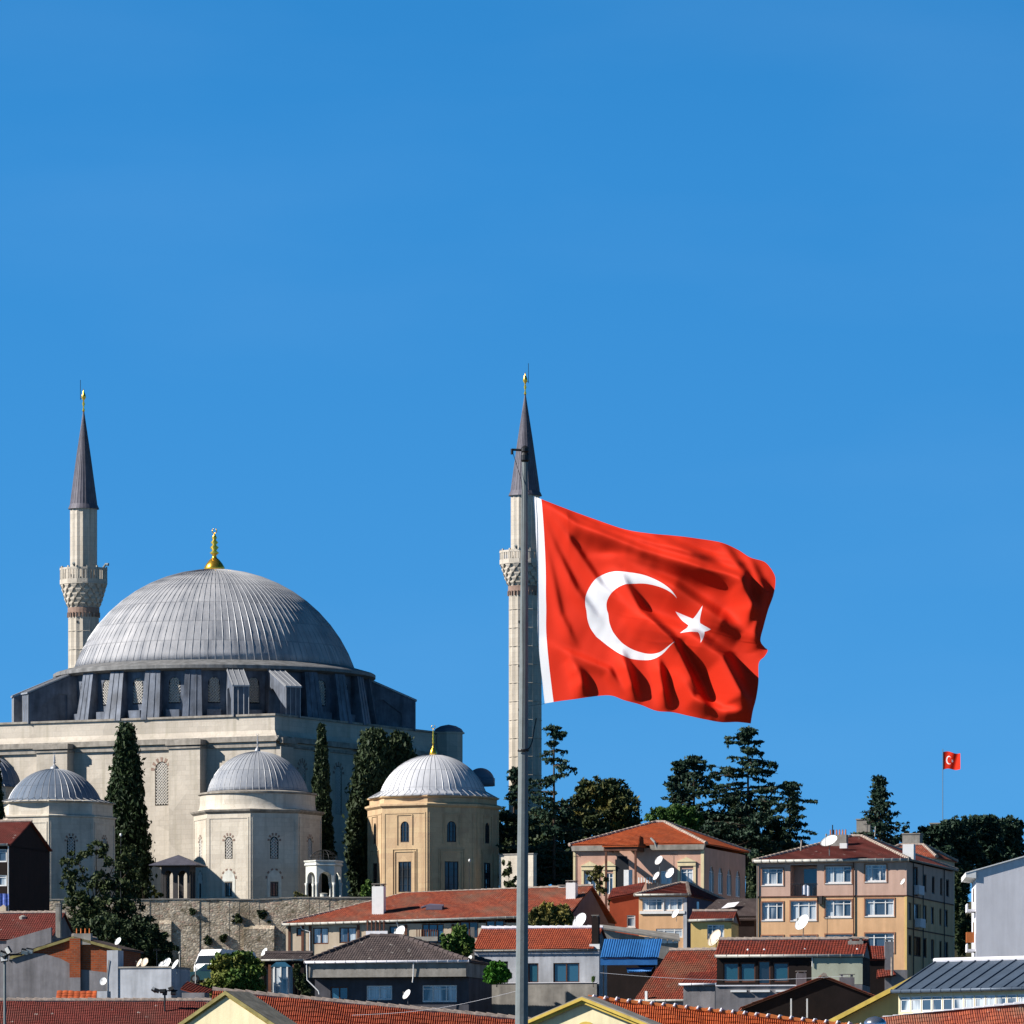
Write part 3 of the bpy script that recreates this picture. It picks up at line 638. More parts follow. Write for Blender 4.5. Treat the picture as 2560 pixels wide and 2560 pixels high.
# ------------------------------------------------------------------ minarets
def minaret(label, px, Y, k, ybase, ysp, ytip, yb0, yb1, ym):
    """k: pixels half width of the lower shaft; rows: spire base, spire tip, balcony top and floor, end of corbels"""
    t = Thing('minaret', label, 'minaret', px, ybase, Y, 0, 'minarets')
    z = t.Z; n = 14; lo = k; hi = k * .88
    def flute(r, z0, z1, g):
        pts = []
        for i in range(n):
            for q_, f in ((0, 1.0), (.5, .93)): pts.append((2 * math.pi * (i + q_) / n, r * f))
        vs = [(rr * math.sin(a), -rr * math.cos(a), zz) for zz in (z0, z1) for a, rr in pts]; m = len(pts)
        g.add(vs, [(i, (i + 1) % m, m + (i + 1) % m, m + i) for i in range(m)])
    g = t.mb(); flute(lo, t.gz, z(ym) - 8, g)
    for zz in range(int(z(ym)) - 60, int(t.gz), -46): g.lathe([(lo * 1.0, zz), (lo * 1.02, zz + .8), (lo * 1.0, zz + 1.6)], n, cap=False)
    flute(hi, z(yb1), z(ysp) - 3, g); g.lathe([(hi, z(ysp) - 3), (hi * 1.04, z(ysp) - 1), (hi * 1.04, z(ysp))], n)
    for i in range(n):    # small openings
        pass
    g.build('shaft', M_STONE)
    for i in range(4):
        g = t.mb(); zz = z(1500 + 110 * i + 60); g.X = RZ(-22); g.box(-1.6, 1.6, -lo * 1.0, -lo * .9, zz, zz + 6); g.build('slit', M_DARK)
    g = t.mb(); g.lathe([(lo * 1.02, z(ym) - 14), (lo * 1.02, z(ym))], 28, cap=False)
    for i in range(28):
        g.X = RZ(i * 360 / 28); g.box(-1.5, 1.5, -lo * 1.06, -lo * .95, z(ym) - 24, z(ym) - 12)
    g.build('red_band', M_REDST)
    g = t.mb(); H = z(yb1) - z(ym); rb = k * 1.48
    for j in range(5):
        r0 = lo + (rb - lo) * (j / 5) ** .8; r1 = lo + (rb - lo) * ((j + 1) / 5) ** .8; z0 = z(ym) + H * j / 5; z1 = z0 + H / 5
        g.X = Matrix.Identity(4); g.lathe([(r0 * .96, z0), (r0 * .98, z1)], 28, cap=False)
        nn = 16
        for i in range(nn):
            g.X = RZ((i + .5 * (j % 2)) * 360 / nn); w_ = r1 * .13
            g.add([(0, -r0, z0), (-w_, -r1, z1 - H * .05), (w_, -r1, z1 - H * .05), (-w_, -r1, z1), (w_, -r1, z1), (-w_, -r0 * .95, z1), (w_, -r0 * .95, z1), (-w_ * .4, -r0 * .95, z0), (w_ * .4, -r0 * .95, z0)],
                  [(0, 2, 1), (1, 2, 4, 3), (3, 4, 6, 5), (0, 1, 3, 5, 7), (0, 8, 6, 4, 2)])
    g.X = Matrix.Identity(4); g.lathe([(rb * .98, z(yb1) - 2), (rb * 1.03, z(yb1)), (rb * 1.03, z(yb1) + 3), (hi * .9, z(yb1) + 3)], 28, cap=False)
    g.build('corbels', M_STONE)
    g = t.mb()
    for i in range(14):
        g.X = RZ(i * 360 / 14); w_ = rb * math.sin(math.pi / 14) * 1.0
        g.panel(-w_, w_, z(yb1) + 3, z(yb0) - 3, [], 2) if False else None
        for s_ in (-1, 0, 1): g.box(s_ * w_ * .6 - w_ * .17, s_ * w_ * .6 + w_ * .17, -rb, -rb + 2, z(yb1) + 3, z(yb0) - 4)
        g.box(-w_, w_, -rb - .6, -rb + 2.4, z(yb0) - 5, z(yb0)); g.box(-w_, w_, -rb - .4, -rb + 2.2, z(yb1) + 2, z(yb1) + 12)
        g.X = RZ((i + .5) * 360 / 14); g.box(-2, 2, -rb - 1.5, -rb + 2, z(yb1) + 2, z(yb0) + 4)
    g.build('balustrade', M_STONE)
    g = t.mb(); zs, zt = z(ysp), z(ytip); g.lathe([(hi * 1.14, zs - 3), (hi * 1.1, zs + 1), (hi * .98, zs + 10), (hi * .5, zs + (zt - zs) * .55), (1.2, zt)], 28)
    for i in range(28):
        a = 2 * math.pi * i / 28; g.tube([(r_ * math.sin(a), -r_ * math.cos(a), zz) for r_, zz in ((hi * .98, zs + 10), (hi * .5, zs + (zt - zs) * .55), (1.2, zt))], .6, 4)
    g.build('spire', M_SPIRE)
    g = t.mb(); h = 62
    g.lathe([(1.4, zt - 2), (3.4, zt + 4), (1.3, zt + 12), (3.6, zt + 20), (1.5, zt + 28), (6.2, zt + 36), (5.0, zt + 42), (1.2, zt + 52), (.4, zt + 58)], 14); g.build('finial', M_GOLD, None, True)
    g = t.mb(); sg = -1 if px < 500 else 1; g.tube([(sg * 8, 0, zt + 30), (sg * 8, 0, zt + 80)], .7, 5); g.tube([(0, 0, zt + 34), (sg * 8, 0, zt + 34)], .5, 4); g.build('lightning_rod', M_IRON)
    g = t.mb(); a = R(62); g.tube([(rb * math.sin(a), -rb * math.cos(a), z(yb0)), (rb * 1.12 * math.sin(a), -rb * 1.12 * math.cos(a), z(yb0) + 8), (rb * 1.25 * math.sin(a), -rb * 1.25 * math.cos(a), z(yb0) + 7)], 2.4, 8, 4); g.build('loudspeaker', M_POLE)
    g = t.mb(); a = R(-20); g.tube([(rb * math.sin(a), -rb * math.cos(a), z(yb0) + 2), (rb * 1.1 * math.sin(a), -rb * 1.1 * math.cos(a), z(yb0) + 9)], 2.4, 8, 4)
    g.build('loudspeaker', M_POLE)
minaret('slender stone minaret with dark pointed spire rising behind the left of the great dome', 209, 736, 39, 2250, 1270, 1030, 1421, 1462, 1520)
minaret('slender stone minaret standing directly behind the tall flagpole', 1313, 714, 42, 2250, 1237, 988, 1378, 1412, 1466)

# ------------------------------------------------------------------ octagonal tombs
def octa(t, Rr, z0, z1, ph, m, holes, d=4, name='wall', panels=True, only=None):
    L = 2 * Rr * math.sin(math.pi / 8); g = t.mb(); fr = []
    for k in range(8):
        a0 = ph + 45 * k; fn = a0 + 22.5
        v = Vector((Rr * math.sin(R(a0)), -Rr * math.cos(R(a0)), 0)); Xf = T(v) @ RZ(fn); fr.append((Xf, ((fn + 180) % 360) - 180))
        g.X = Xf; hs_ = [(L / 2 + h[0], L / 2 + h[1], h[2], h[3], h[4]) for h in holes]
        g.panel(0, L, z0, z1, hs_, d)
        if panels:   # moulded frame near the edges
            for a_, b_ in ((5, 8), (L - 8, L - 5)): g.box(a_, b_, -1.3, 0.2, z0, z1 - 14)
            g.box(8, L - 8, -1.3, .2, z1 - 17, z1 - 14)
    g.X = Matrix.Identity(4); g.lathe([(Rr, z1), (1, z1)], 8, ph=ph, cap=False)
    g.build(name, m)
    for Xf, fn in fr:
        if abs(fn) < 95:
            for h in holes: t.window(Xf, (L / 2 + h[0], L / 2 + h[1], h[2], h[3], h[4]), d)
    return fr, L
PH = -4.5
tr = Thing('tomb', 'ochre stone octagonal tomb with pale ribbed dome and gold finial, right of the mosque', 'tomb', 1083, 2250, 668, 0, 'domed tombs below the mosque')
z = tr.Z; fr, L = octa(tr, 165, tr.gz, z(2024), PH, M_STONE3, [(-12, 12, z(2112), z(2060), 'iron arch 3 grille'), (-18, 18, z(2236), z(2160), 'iron 3 grille')])
g = tr.mb(); g.lathe([(166, z(2026)), (172, z(2021)), (172, z(2017)), (163, z(2014)), (160, z(2013))], 8, ph=PH, cap=False)
g.lathe([(160, z(2015)), (160, z(2002)), (166, z(1999)), (166, z(1996)), (150, z(1994))], 8, ph=PH, cap=False); g.build('cornice', M_STONE3)
for Xf, fn in fr:
    if abs(fn) > 95: continue
    g = tr.mb(); g.X = Xf
    for (a, b, c, e, w_) in ((-20, 20, z(2118), z(2045), 2.2), (-26, 26, z(2240), z(2136), 2.4), (-32, 32, z(2240), z(2130), 1.5)):
        c0 = L / 2; g.box(c0 + a - w_, c0 + a, -2, 0, c, e); g.box(c0 + b, c0 + b + w_, -2, 0, c, e); g.box(c0 + a - w_, c0 + b + w_, -2, 0, e, e + w_)
    g.build('mouldings', M_STONE3)
dm = dome(tr, 134, 100, z(1987), 48, .7, M_LEADW, skirt=(162, z(1996)))
finial(tr, z(1888), 76, 9, M_GOLD, parent=dm)

tm = Thing('tomb', 'cream stone octagonal tomb with round drum and grey ribbed dome, centre of the three', 'tomb', 644, 2250, 668, 0, 'domed tombs below the mosque')
z = tm.Z; fr, L = octa(tm, 161, tm.gz, z(2036), PH, M_STONE2, [(-11, 11, z(2153), z(2098), 'latt arch'), (-10, 10, z(2247), z(2211), 'iron 3 grille')])
g = tm.mb(); g.lathe([(162, z(2040)), (168, z(2035)), (170, z(2031)), (150, z(2028))], 8, ph=PH, cap=False); g.build('cornice', M_CORN)
g = tm.mb(); g.lathe([(152, z(2031)), (146, z(2024)), (144, z(2010)), (144, z(1990))], 96, cap=False); g.build('drum', M_STONE2, None, True)
g = tm.mb(); g.lathe([(143, z(1991)), (149, z(1989)), (149, z(1985)), (126, z(1981))], 96, cap=False); g.build('eave', M_CORN, None)
c0 = L / 2
for Xf, fn in fr:
    if abs(fn) > 95: continue
    g = tm.mb(); r_ = tm.mb(); g.X = Xf; r_.X = Xf
    g.prism([(c0 - 18, z(2249)), (c0 - 11, z(2249)), (c0 - 11, z(2209)), (c0 + 11, z(2209)), (c0 + 11, z(2249)), (c0 + 18, z(2249)), (c0 + 18, z(2205)), (c0 + 15, z(2192)), (c0 + 8, z(2184)), (c0, z(2180)), (c0 - 8, z(2184)), (c0 - 15, z(2192)), (c0 - 18, z(2205))], -.9, -.1)
    for i in range(11):
        if i % 2: continue
        a0 = math.pi * i / 11; a1 = math.pi * (i + 1) / 11
        for (cz, r0, r1) in ((z(2203), 19, 23), (z(2109), 12, 18)):
            r_.add([(c0 + rr * math.cos(a), -.6, cz + rr * 1.15 * math.sin(a)) for rr, a in ((r0, a0), (r1, a0), (r1, a1), (r0, a1))], [(0, 1, 2, 3)])
    g.build('tympanum', M_MARBLE); r_.build('arch_stones', M_REDST)
dm = dome(tm, 125, 102, z(1981), 48, .7, M_LEAD2)
finial(tm, z(1880), 47, 7, M_SEAM, parent=dm)

tl = Thing('tomb', 'pale stone octagonal tomb with dark blue-grey dome behind the black gabled house', 'tomb', 136, 2270, 664, 0, 'domed tombs below the mosque')
z = tl.Z; fr, L = octa(tl, 152, tl.gz, z(2047), -2, M_STONE2, [(-11, 11, z(2150), z(2098), 'latt arch'), (-10, 10, z(2240), z(2204), 'iron 3 grille')])
g = tl.mb(); g.lathe([(152, z(2050)), (156, z(2048)), (156, z(2045)), (147, z(2042)), (146, z(2014)), (153, z(2011)), (153, z(2008)), (118, z(2004))], 8, ph=-2, cap=False); g.build('cornice', M_STONE2)
for Xf, fn in fr:
    if abs(fn) > 95: continue
    r_ = tl.mb(); r_.X = Xf
    for i in range(0, 11, 2):
        a0 = math.pi * i / 11; a1 = math.pi * (i + 1) / 11
        r_.add([(L / 2 + rr * math.cos(a), -.6, z(2110) + rr * 1.15 * math.sin(a)) for rr, a in ((12, a0), (18, a0), (18, a1), (12, a1))], [(0, 1, 2, 3)])
    r_.build('arch_stones', M_REDST)
dm = dome(tl, 118, 84, z(2006), 40, .7, M_LEADB, skirt=(152, z(2010)))
finial(tl, z(1924), 44, 11, M_SEAM, parent=dm)

tf = Thing('tomb', 'small dark ribbed dome cut by the left edge behind the dark cypress', 'tomb', -32, 2250, 684, 0)
z = tf.Z; octa(tf, 84, tf.gz, z(1970), -8, M_STONE2, [(-9, 9, z(2080), z(2035), 'latt arch')])
dome(tf, 84, 78, z(1968), 28, .8, M_LEADB, skirt=(92, z(1970)))

# ------------------------------------------------------------------ marble fountain kiosk, garden kiosk
def arch_sheet(g, w_, z0, z1, hw, spring, rise, d):
    """sheet of width w_ (centred) with an open arched gap of half width hw"""
    n = 10; ps = [(hw * math.cos(math.pi * i / n), spring + rise * math.sin(math.pi * i / n)) for i in range(n + 1)]
    for y in (0, d):
        g.add([(-w_ / 2, y, z0), (-hw, y, z0), (-hw, y, spring), (-w_ / 2, y, spring)], [(0, 1, 2, 3)]); g.add([(hw, y, z0), (w_ / 2, y, z0), (w_ / 2, y, spring), (hw, y, spring)], [(0, 1, 2, 3)])
        out_ = [(w_ / 2, spring)] + [(hw * 1.2 * math.cos(math.pi * i / n) * (w_ / 2) / (hw * 1.2), z1) for i in range(1, n)] + [(-w_ / 2, spring)]
        out_[1:1] = []
        for i in range(n):
            a, b = ps[i], ps[i + 1]; c, e = out_[i], out_[i + 1]
            g.add([(a[0], y, a[1]), (c[0], y, c[1]), (e[0], y, e[1]), (b[0], y, b[1])], [(0, 1, 2, 3)])
        g.add([(w_ / 2, y, spring), (w_ / 2, y, z1), (out_[1][0], y, z1)], [(0, 1, 2)]); g.add([(-w_ / 2, y, spring), (-w_ / 2, y, z1), (out_[n - 1][0], y, z1)], [(0, 1, 2)])
    for a, b in zip(ps, ps[1:]): g.add([(a[0], 0, a[1]), (b[0], 0, b[1]), (b[0], d, b[1]), (a[0], d, a[1])], [(0, 1, 2, 3)])
    for x in (-hw, hw): g.add([(x, 0, z0), (x, d, z0), (x, d, spring), (x, 0, spring)], [(0, 1, 2, 3)])
kf = Thing('fountain_kiosk', 'white marble arched kiosk with wire cage dome on the terrace', 'kiosk', 809, 2249, 660)
z = kf.Z; g = kf.mb(); r6 = 45; ap = r6 * math.cos(math.pi / 6)
for k in range(6):
    g.X = RZ(8 + 60 * k) @ T((0, -ap, 0)); arch_sheet(g, r6, z(2208), z(2166), 16.5, z(2198), 17, 4)
g.build('arcade', M_MARBLE)
for k in range(6):
    a = R(-22 + 60 * k); c = kf.mb(); cx, cy = 43 * math.sin(a), -43 * math.cos(a)
    c.lathe([(4.5, kf.gz + 8), (4.5, z(2246)), (3.4, z(2243)), (3.1, z(2216)), (5, z(2208))], 12, cx, cy); c.build('column', M_MARBLE, None, True)
g = kf.mb(); g.lathe([(44, z(2167)), (49, z(2164)), (47, z(2158)), (50, z(2155)), (50, z(2152)), (36, z(2152)), (36, z(2163))], 6, ph=-22, cap=False); g.build('cornice', M_MARBLE)
g = kf.mb()
for i in range(16):
    a = 2 * math.pi * i / 16; g.tube([(37 * math.cos(b) * math.sin(a), -37 * math.cos(b) * math.cos(a), z(2153) + 28 * math.sin(b)) for b in [math.pi / 2 * j / 8 for j in range(9)]], .45, 4)
for b in (0, .35, .7): g.tube([(37 * math.cos(b) * math.sin(2 * math.pi * i / 24), -37 * math.cos(b) * math.cos(2 * math.pi * i / 24), z(2153) + 28 * math.sin(b)) for i in range(25)], .45, 4)
g.build('wire_cage', M_IRON)
g = kf.mb(); g.lathe([(9, kf.gz + 8), (9, z(2236)), (11, z(2234)), (8, z(2233))], 12); g.build('basin', M_MARBLE)

gz = Thing('garden_kiosk', 'dark arched kiosk with low pyramid roof beside the terrace wall', 'kiosk', 446, 2250, 657, -10)
z = gz.Z; g = gz.mb()
for k in range(4):
    g.X = RZ(90 * k) @ T((0, -36, 0))
    for c0 in (-18, 18):
        g2 = g; X0 = g.X; g.X = X0 @ T((c0, 0, 0)); arch_sheet(g, 36, gz.gz, z(2166), 12, z(2192), 14, 5); g.X = X0
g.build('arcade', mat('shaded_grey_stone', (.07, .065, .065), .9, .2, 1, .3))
g = gz.mb(); e = 62
for k in range(4):
    g.X = RZ(90 * k); g.add([(-e, -e, z(2164)), (e, -e, z(2164)), (0, 0, z(2137)), (-e, -e, z(2166)), (e, -e, z(2166))], [(0, 1, 2), (0, 3, 4, 1)])
g.X = Matrix.Identity(4); g.add([(-e, -e, z(2166)), (e, -e, z(2166)), (e, e, z(2166)), (-e, e, z(2166))], [(0, 1, 2, 3)])
g.build('roof', M_SPIRE)

# ------------------------------------------------------------------ terrace retaining wall
rw_ = Thing('retaining_wall', 'rough rubble stone wall holding up the mosque terrace', 'wall', 100, 2250, 650, -3)
g = rw_.mb(); n = 60
prf = []
for i in range(n + 1): x = i * 1500 / n; prf.append((x, (3.5 if x > 600 else 0) + random.uniform(-1.2, 1.2)))
for (x0, h0), (x1, h1) in zip(prf, prf[1:]):
    rows = 14; zb = rw_.gz - 160
    for j in range(rows):
        za = zb + (h0 - zb) * j / rows; zb_ = zb + (h0 - zb) * (j + 1) / rows
    g.box(x0, x1, random.uniform(-2.2, 0), 26, zb, (h0 + h1) / 2)
for x0, x1, zt, dp in ((512, 588, -74, 16), (300, 330, -60, 9), (690, 740, -50, 10)): g.box(x0, x1, -dp, 2, zb, zt); g.add([(x0, -dp, zt), (x1, -dp, zt), (x1, 0, zt + 10), (x0, 0, zt + 10)], [(0, 1, 2, 3)])
g.build('masonry', M_RUB)
g = rw_.mb()
for (x0, h0), (x1, h1) in zip(prf, prf[1:]): hh = (h0 + h1) / 2; g.box(x0, x1, -3.5, 27, hh, hh + random.uniform(2.2, 3.4))
g.build('coping', M_CONC)
gw = Thing('garden_wall', 'pale stone garden wall beside the right tomb behind the flagpole', 'wall', 1248, 2250, 664, -32)
gw.walls(0, 100, 0, 16, gw.gz, gw.Z(2138), M_STONE2, (gw.H(1262, 1276, 2240, 2190, 'dark'),) if False else ())
g = gw.mb(); g.box(-2, 102, -2, 18, gw.Z(2138), gw.Z(2135)); g.build('coping', M_CONC)

# ------------------------------------------------------------------ trees and shrubs
def leafmesh(name, t, P, size, m, up=0.0, parent=None, elong=1.6):
    """many small leaf-spray faces at the metre positions P (local to the thing)"""
    n = len(P); P = np.asarray(P, float)
    A = RNG.normal(size=(n, 3)); A[:, 2] += up; A /= np.linalg.norm(A, axis=1)[:, None]
    B = RNG.normal(size=(n, 3)); B -= (B * A).sum(1)[:, None] * A; B /= np.linalg.norm(B, axis=1)[:, None]
    s = size * RNG.uniform(.55, 1.35, n)[:, None]
    V = np.empty((n, 4, 3)); V[:, 0] = P - A * s * elong * .5; V[:, 1] = P + B * s * .38 - A * s * .05; V[:, 2] = P + A * s * elong * .5; V[:, 3] = P - B * s * .38 + A * s * .1
    me = bpy.data.meshes.new(name); me.vertices.add(4 * n); me.vertices.foreach_set('co', V.reshape(-1))
    me.loops.add(4 * n); me.loops.foreach_set('vertex_index', np.arange(4 * n, dtype=np.int32))
    me.polygons.add(n); me.polygons.foreach_set('loop_start', np.arange(0, 4 * n, 4, dtype=np.int32))
    try: me.polygons.foreach_set('loop_total', np.full(n, 4, dtype=np.int32))
    except Exception: pass
    me.update(calc_edges=True)
    at = me.attributes.new('tint', 'FLOAT', 'FACE'); at.data.foreach_set('value', RNG.random(n).astype(np.float32))
    me.materials.append(m)
    o = bpy.data.objects.new(name, me); COL.objects.link(o); o.parent = parent or t.e; return o
def blob(c, r, n, shell=.55):
    D = RNG.normal(size=(n, 3)); D /= np.linalg.norm(D, axis=1)[:, None]
    q = shell + (1 - shell) * RNG.random(n) ** .6
    return np.array(c) + D * q[:, None] * np.array(r)
def trunk(t, h, r, pts=None, limbs=()):
    """h, r in metres; limbs = list of (start height fraction, end point in metres)"""
    g = t.mb(); k = 1 / t.s; z0 = -t.dz * k
    g.tube([(0, 0, z0 - 6), (r * .2 * k, 0, z0 + h * .35 * k), (-r * .2 * k, 0, z0 + h * .7 * k), (0, 0, z0 + h * k)], r * k, 8, r * .3 * k)
    for f, e in limbs: g.tube([(0, 0, z0 + h * f * k), (e[0] * .5 * k, e[1] * .5 * k, z0 + (h * f * .35 + e[2] * .65) * k), (e[0] * k, e[1] * k, z0 + e[2] * k)], r * .45 * k, 6, r * .12 * k)
    return g.build('trunk', M_BARK)
def ttop(t, py): return t.dz + t.Z(py) * t.s       # metre height of an image row above the empty
def cypress(label, px, y0, y1, wpx, Y, m, lean=0, n=9000, group='cypresses beside the mosque', name='cypress_tree', fuzz=.07, taper=1.0, heads=None, core=.72):
    t = Thing(name, label, 'tree', px, y1, Y, 0, group); zb, zt = ttop(t, y1 - 6), ttop(t, y0); R0 = wpx * t.s / 2
    trunk(t, zt * .93, .22)
    def rad(u): return R0 * ((1 - u) ** (.72 * taper)) * (min(1, .62 + u * 1.5)) * 1.22
    u = RNG.random(n) ** 1.15; a = RNG.random(n) * 2 * math.pi
    lump = 1 + .10 * np.sin(a * 3 + u * 9) + .09 * np.sin(a * 5 - u * 23) + .06 * np.sin(u * 60 + a * 2)
    rr = np.array([rad(x) for x in u]) * lump * (.62 + .38 * RNG.random(n) ** .5) + RNG.normal(size=n) * fuzz
    z = zb + (zt - zb) * u + .05 * RNG.normal(size=n)
    P = np.stack([rr * np.cos(a) + lean * u, rr * np.sin(a), z], 1)
    ex = []                                     # upright sprays that break the outline
    for _ in range(int(26 + 900 * fuzz)):
        q = random.random() ** 1.1; an = random.random() * 6.28; r_ = rad(q) * random.uniform(.86, 1.06); h_ = random.uniform(.35, .8)
        k_ = RNG.random(22); ex.append(np.stack([(r_ + fuzz * .9 * k_) * math.cos(an) + RNG.normal(size=22) * .06, (r_ + fuzz * .9 * k_) * math.sin(an) + RNG.normal(size=22) * .06, zb + (zt - zb) * min(q, .96) + h_ * k_], 1))
    P = np.concatenate([P] + ex)
    leafmesh('crown', t, P, .27, m, 1.6)
    g = t.mb(); k = 1 / t.s
    g.lathe([(max(rad(q) * core * k, .3), (zb - t.dz + (zt - zb) * q) * k) for q in [i / 14 for i in range(15)]], 14)
    for i, p in enumerate(g.v): g.v[i] = Vector((p.x * random.uniform(.85, 1.1), p.y * random.uniform(.85, 1.1), p.z))
    g.build('inner_foliage', m)
    return t
cypress('broad dark cypress standing in the sunlit gap between left and middle tombs', 316, 1811, 2262, 108, 676, L_CYP, n=19000, fuzz=.26, taper=.92)
cypress('slim pointed cypress between the middle tomb and the fountain kiosk', 803, 1815, 2240, 58, 674, L_CYPD, n=10000, fuzz=.05, taper=.8)
cypress('broad twin-topped evergreen nearest the ochre tomb, left of its gold finial', 935, 1826, 2250, 122, 677, L_CYPD, n=18000, fuzz=.25, taper=.55)
cypress('second shadowed evergreen touching the twin-topped one from the right', 1003, 1834, 2250, 96, 679, L_CYPD, n=13000, fuzz=.25, taper=.6)
cypress('dark cypress cut off by the left edge of the picture', -16, 1850, 2260, 56, 655, L_CYP, n=6000, fuzz=.12)
def leafy(label, px, py, Y, blobs, m, size=.32, name='broadleaf_tree', cat='tree', group=None, dens=1.0, th=.7, r=.2, up=0.2, limb=True, crown='crown', gb=True):
    """blobs in photo pixels: (px, py, rx, rz, n)"""
    t = Thing(name, label, cat, px, py, Y, 0, group, gb); s = t.s; P = []; lim = []
    top = max(ttop(t, b[1]) for b in blobs)
    for (bx, by, rx, rz, n) in blobs:
        c = ((bx - px) * s, random.uniform(-.35, .35) * rx * s, ttop(t, by)); rd = (rx * s, rx * s * .9, rz * s)
        nn = int(n * dens * 1.35); k = max(3, nn // 34); sub = blob(c, rd, k, .3)     # clumps inside the blob leave gaps
        for q in sub: P.append(blob(q, (rx * s * .26, rx * s * .26, rz * s * .22), max(6, nn // k), .2))
        lim.append((random.uniform(.3, .6), c))
    if limb: trunk(t, top * th, r, None, lim[:9])
    leafmesh(crown, t, np.concatenate(P), size * .82, m, up); return t
def cedar(label, px, y0, y1, wpx, Y, m, levels=13, dens=1.0, bare=0.25, group=None, name='cedar_tree', droop=.12, irregular=.3, top=.12, seedk=0):
    t = Thing(name, label, 'tree', px, y1, Y, 0, group); s = t.s; zb, zt = ttop(t, y1), ttop(t, y0); Hh = zt - zb; R0 = wpx * s / 2
    g = t.mb(); k = 1 / s; z0 = -t.dz * k
    g.tube([(0, 0, z0 - 5), (0, 0, (zb - t.dz) * k), (0, 0, (zt - t.dz) * k)], .26 * k, 8, .05 * k); P = []
    levels = int(levels * 1.55)
    for j in range(levels):
        u = (j + random.uniform(-.25, .25)) / (levels - 1) * (1 - bare) + bare if levels > 1 else 1
        u = min(.99, max(0, u)); L = R0 * (1.02 - u) ** .95 * 1.12 + R0 * top; z = zb + Hh * u
        lo_ = random.uniform(.7, 1.12)
        for b in range(random.randint(2, 4)):
            a = random.random() * 2 * math.pi; Lb = L * lo_ * random.uniform(1 - irregular * 1.5, 1.12); ez = z + Lb * random.uniform(-.12, .26) - Lb * droop + random.uniform(-.2, .2)
            ex, ey = Lb * math.cos(a), Lb * math.sin(a)
            g.tube([(0, 0, (z - t.dz) * k), (ex * .5 * k, ey * .5 * k, ((z + ez) / 2 + .15 - t.dz) * k), (ex * k, ey * k, (ez - t.dz) * k)], .07 * k, 5, .02 * k)
            nt_ = max(3, int(Lb / .55))
            for q in range(max(1, int(nt_ * .25)), nt_ + 1):
                if random.random() < .10: continue
                f = q / nt_; w_ = .20 + .34 * math.sin(math.pi * min(1, f * .8 + .1))
                P.append(blob((ex * f + random.uniform(-.15, .15), ey * f + random.uniform(-.3, .3), z + (ez - z) * f + .02), (w_ * 1.25, w_ * 1.4, .13), int(22 * dens), .2))
                if random.random() < .5: P.append(blob((ex * f, ey * f, z + (ez - z) * f - .25), (w_ * .5, w_ * .5, .2), 6, .2))
    P.append(blob((0, 0, zt - .5), (.35, .35, .8), int(80 * dens), .2))
    g.build('trunk', M_BARK); leafmesh('crown', t, np.concatenate(P), .25, m, -.5); return t
GH = 'hilltop trees behind the houses'
cedar('cedar with bare crooked top and flat hanging boughs behind the flagpole', 1385, 1815, 2250, 300, 668, L_CED, 13, .9, .10, GH, irregular=.5)
cedar('dark cedar at the foot of the right minaret, left of the flagpole', 1285, 1925, 2250, 170, 672, L_CED, 10, 1.4, .08, GH, irregular=.35)
leafy('dense dark tree filling the base behind the flagpole', 1352, 2250, 676, [(1300, 2090, 44, 50, 1500), (1350, 2080, 56, 56, 1900), (1390, 2090, 60, 80, 2600), (1330, 2150, 70, 70, 2400), (1420, 2060, 30, 60, 1200), (1400, 2180, 60, 60, 1800)], L_CYPD, .34, group=GH)
leafy('round broadleaf tree with yellowing crown between flagpole and pink villa', 1500, 2200, 690, [(1480, 1975, 42, 30, 1700), (1525, 1985, 50, 36, 2000), (1455, 2020, 36, 46, 1700), (1500, 2040, 60, 50, 2600), (1560, 2030, 40, 50, 1900), (1575, 2070, 34, 36, 1300), (1450, 2085, 36, 46, 1500), (1510, 2110, 70, 46, 2200)], L_AUT, .30, group=GH)
leafy('low bright green rounded pine behind the pink villa roof', 1675, 2110, 676, [(1650, 2045, 34, 26, 1700), (1690, 2038, 40, 28, 2000), (1725, 2050, 34, 30, 1500), (1680, 2075, 60, 30, 2000)], L_PINE, .24, group=GH, up=.8)
cedar('spreading dark cedar left in the hilltop pair, behind the villa', 1735, 1893, 2160, 300, 700, L_CED, 14, 1.15, .05, GH, irregular=.4)
cedar('shorter leaning cedar at the left flank of the hilltop clump', 1700, 1905, 2160, 190, 706, L_CED, 10, 1.3, .15, GH, irregular=.5)
cedar('tallest hilltop cedar with layered boughs under the flag', 1870, 1825, 2170, 430, 694, L_CED, 19, 1.45, .04, GH, irregular=.32)
leafy('dense dark tree mass at the foot of the tallest cedar', 1845, 2200, 700, [(1790, 2080, 44, 60, 1500), (1850, 2060, 50, 80, 2200), (1905, 2080, 44, 66, 1700), (1950, 2110, 40, 44, 1300), (1800, 2140, 60, 50, 1800), (1880, 2140, 70, 50, 2000)], L_CYPD, .34, group=GH)
cedar('thin dark cedar with drooping boughs at the right of the hilltop clump', 1975, 1960, 2170, 170, 700, L_CED, 10, 1.2, .08, GH, irregular=.4)
cedar('lone slim spruce rising over the apartment roof', 2198, 1945, 2130, 150, 705, L_CED, 17, .5, .02, GH, name='spruce_tree', irregular=.3, top=.02)
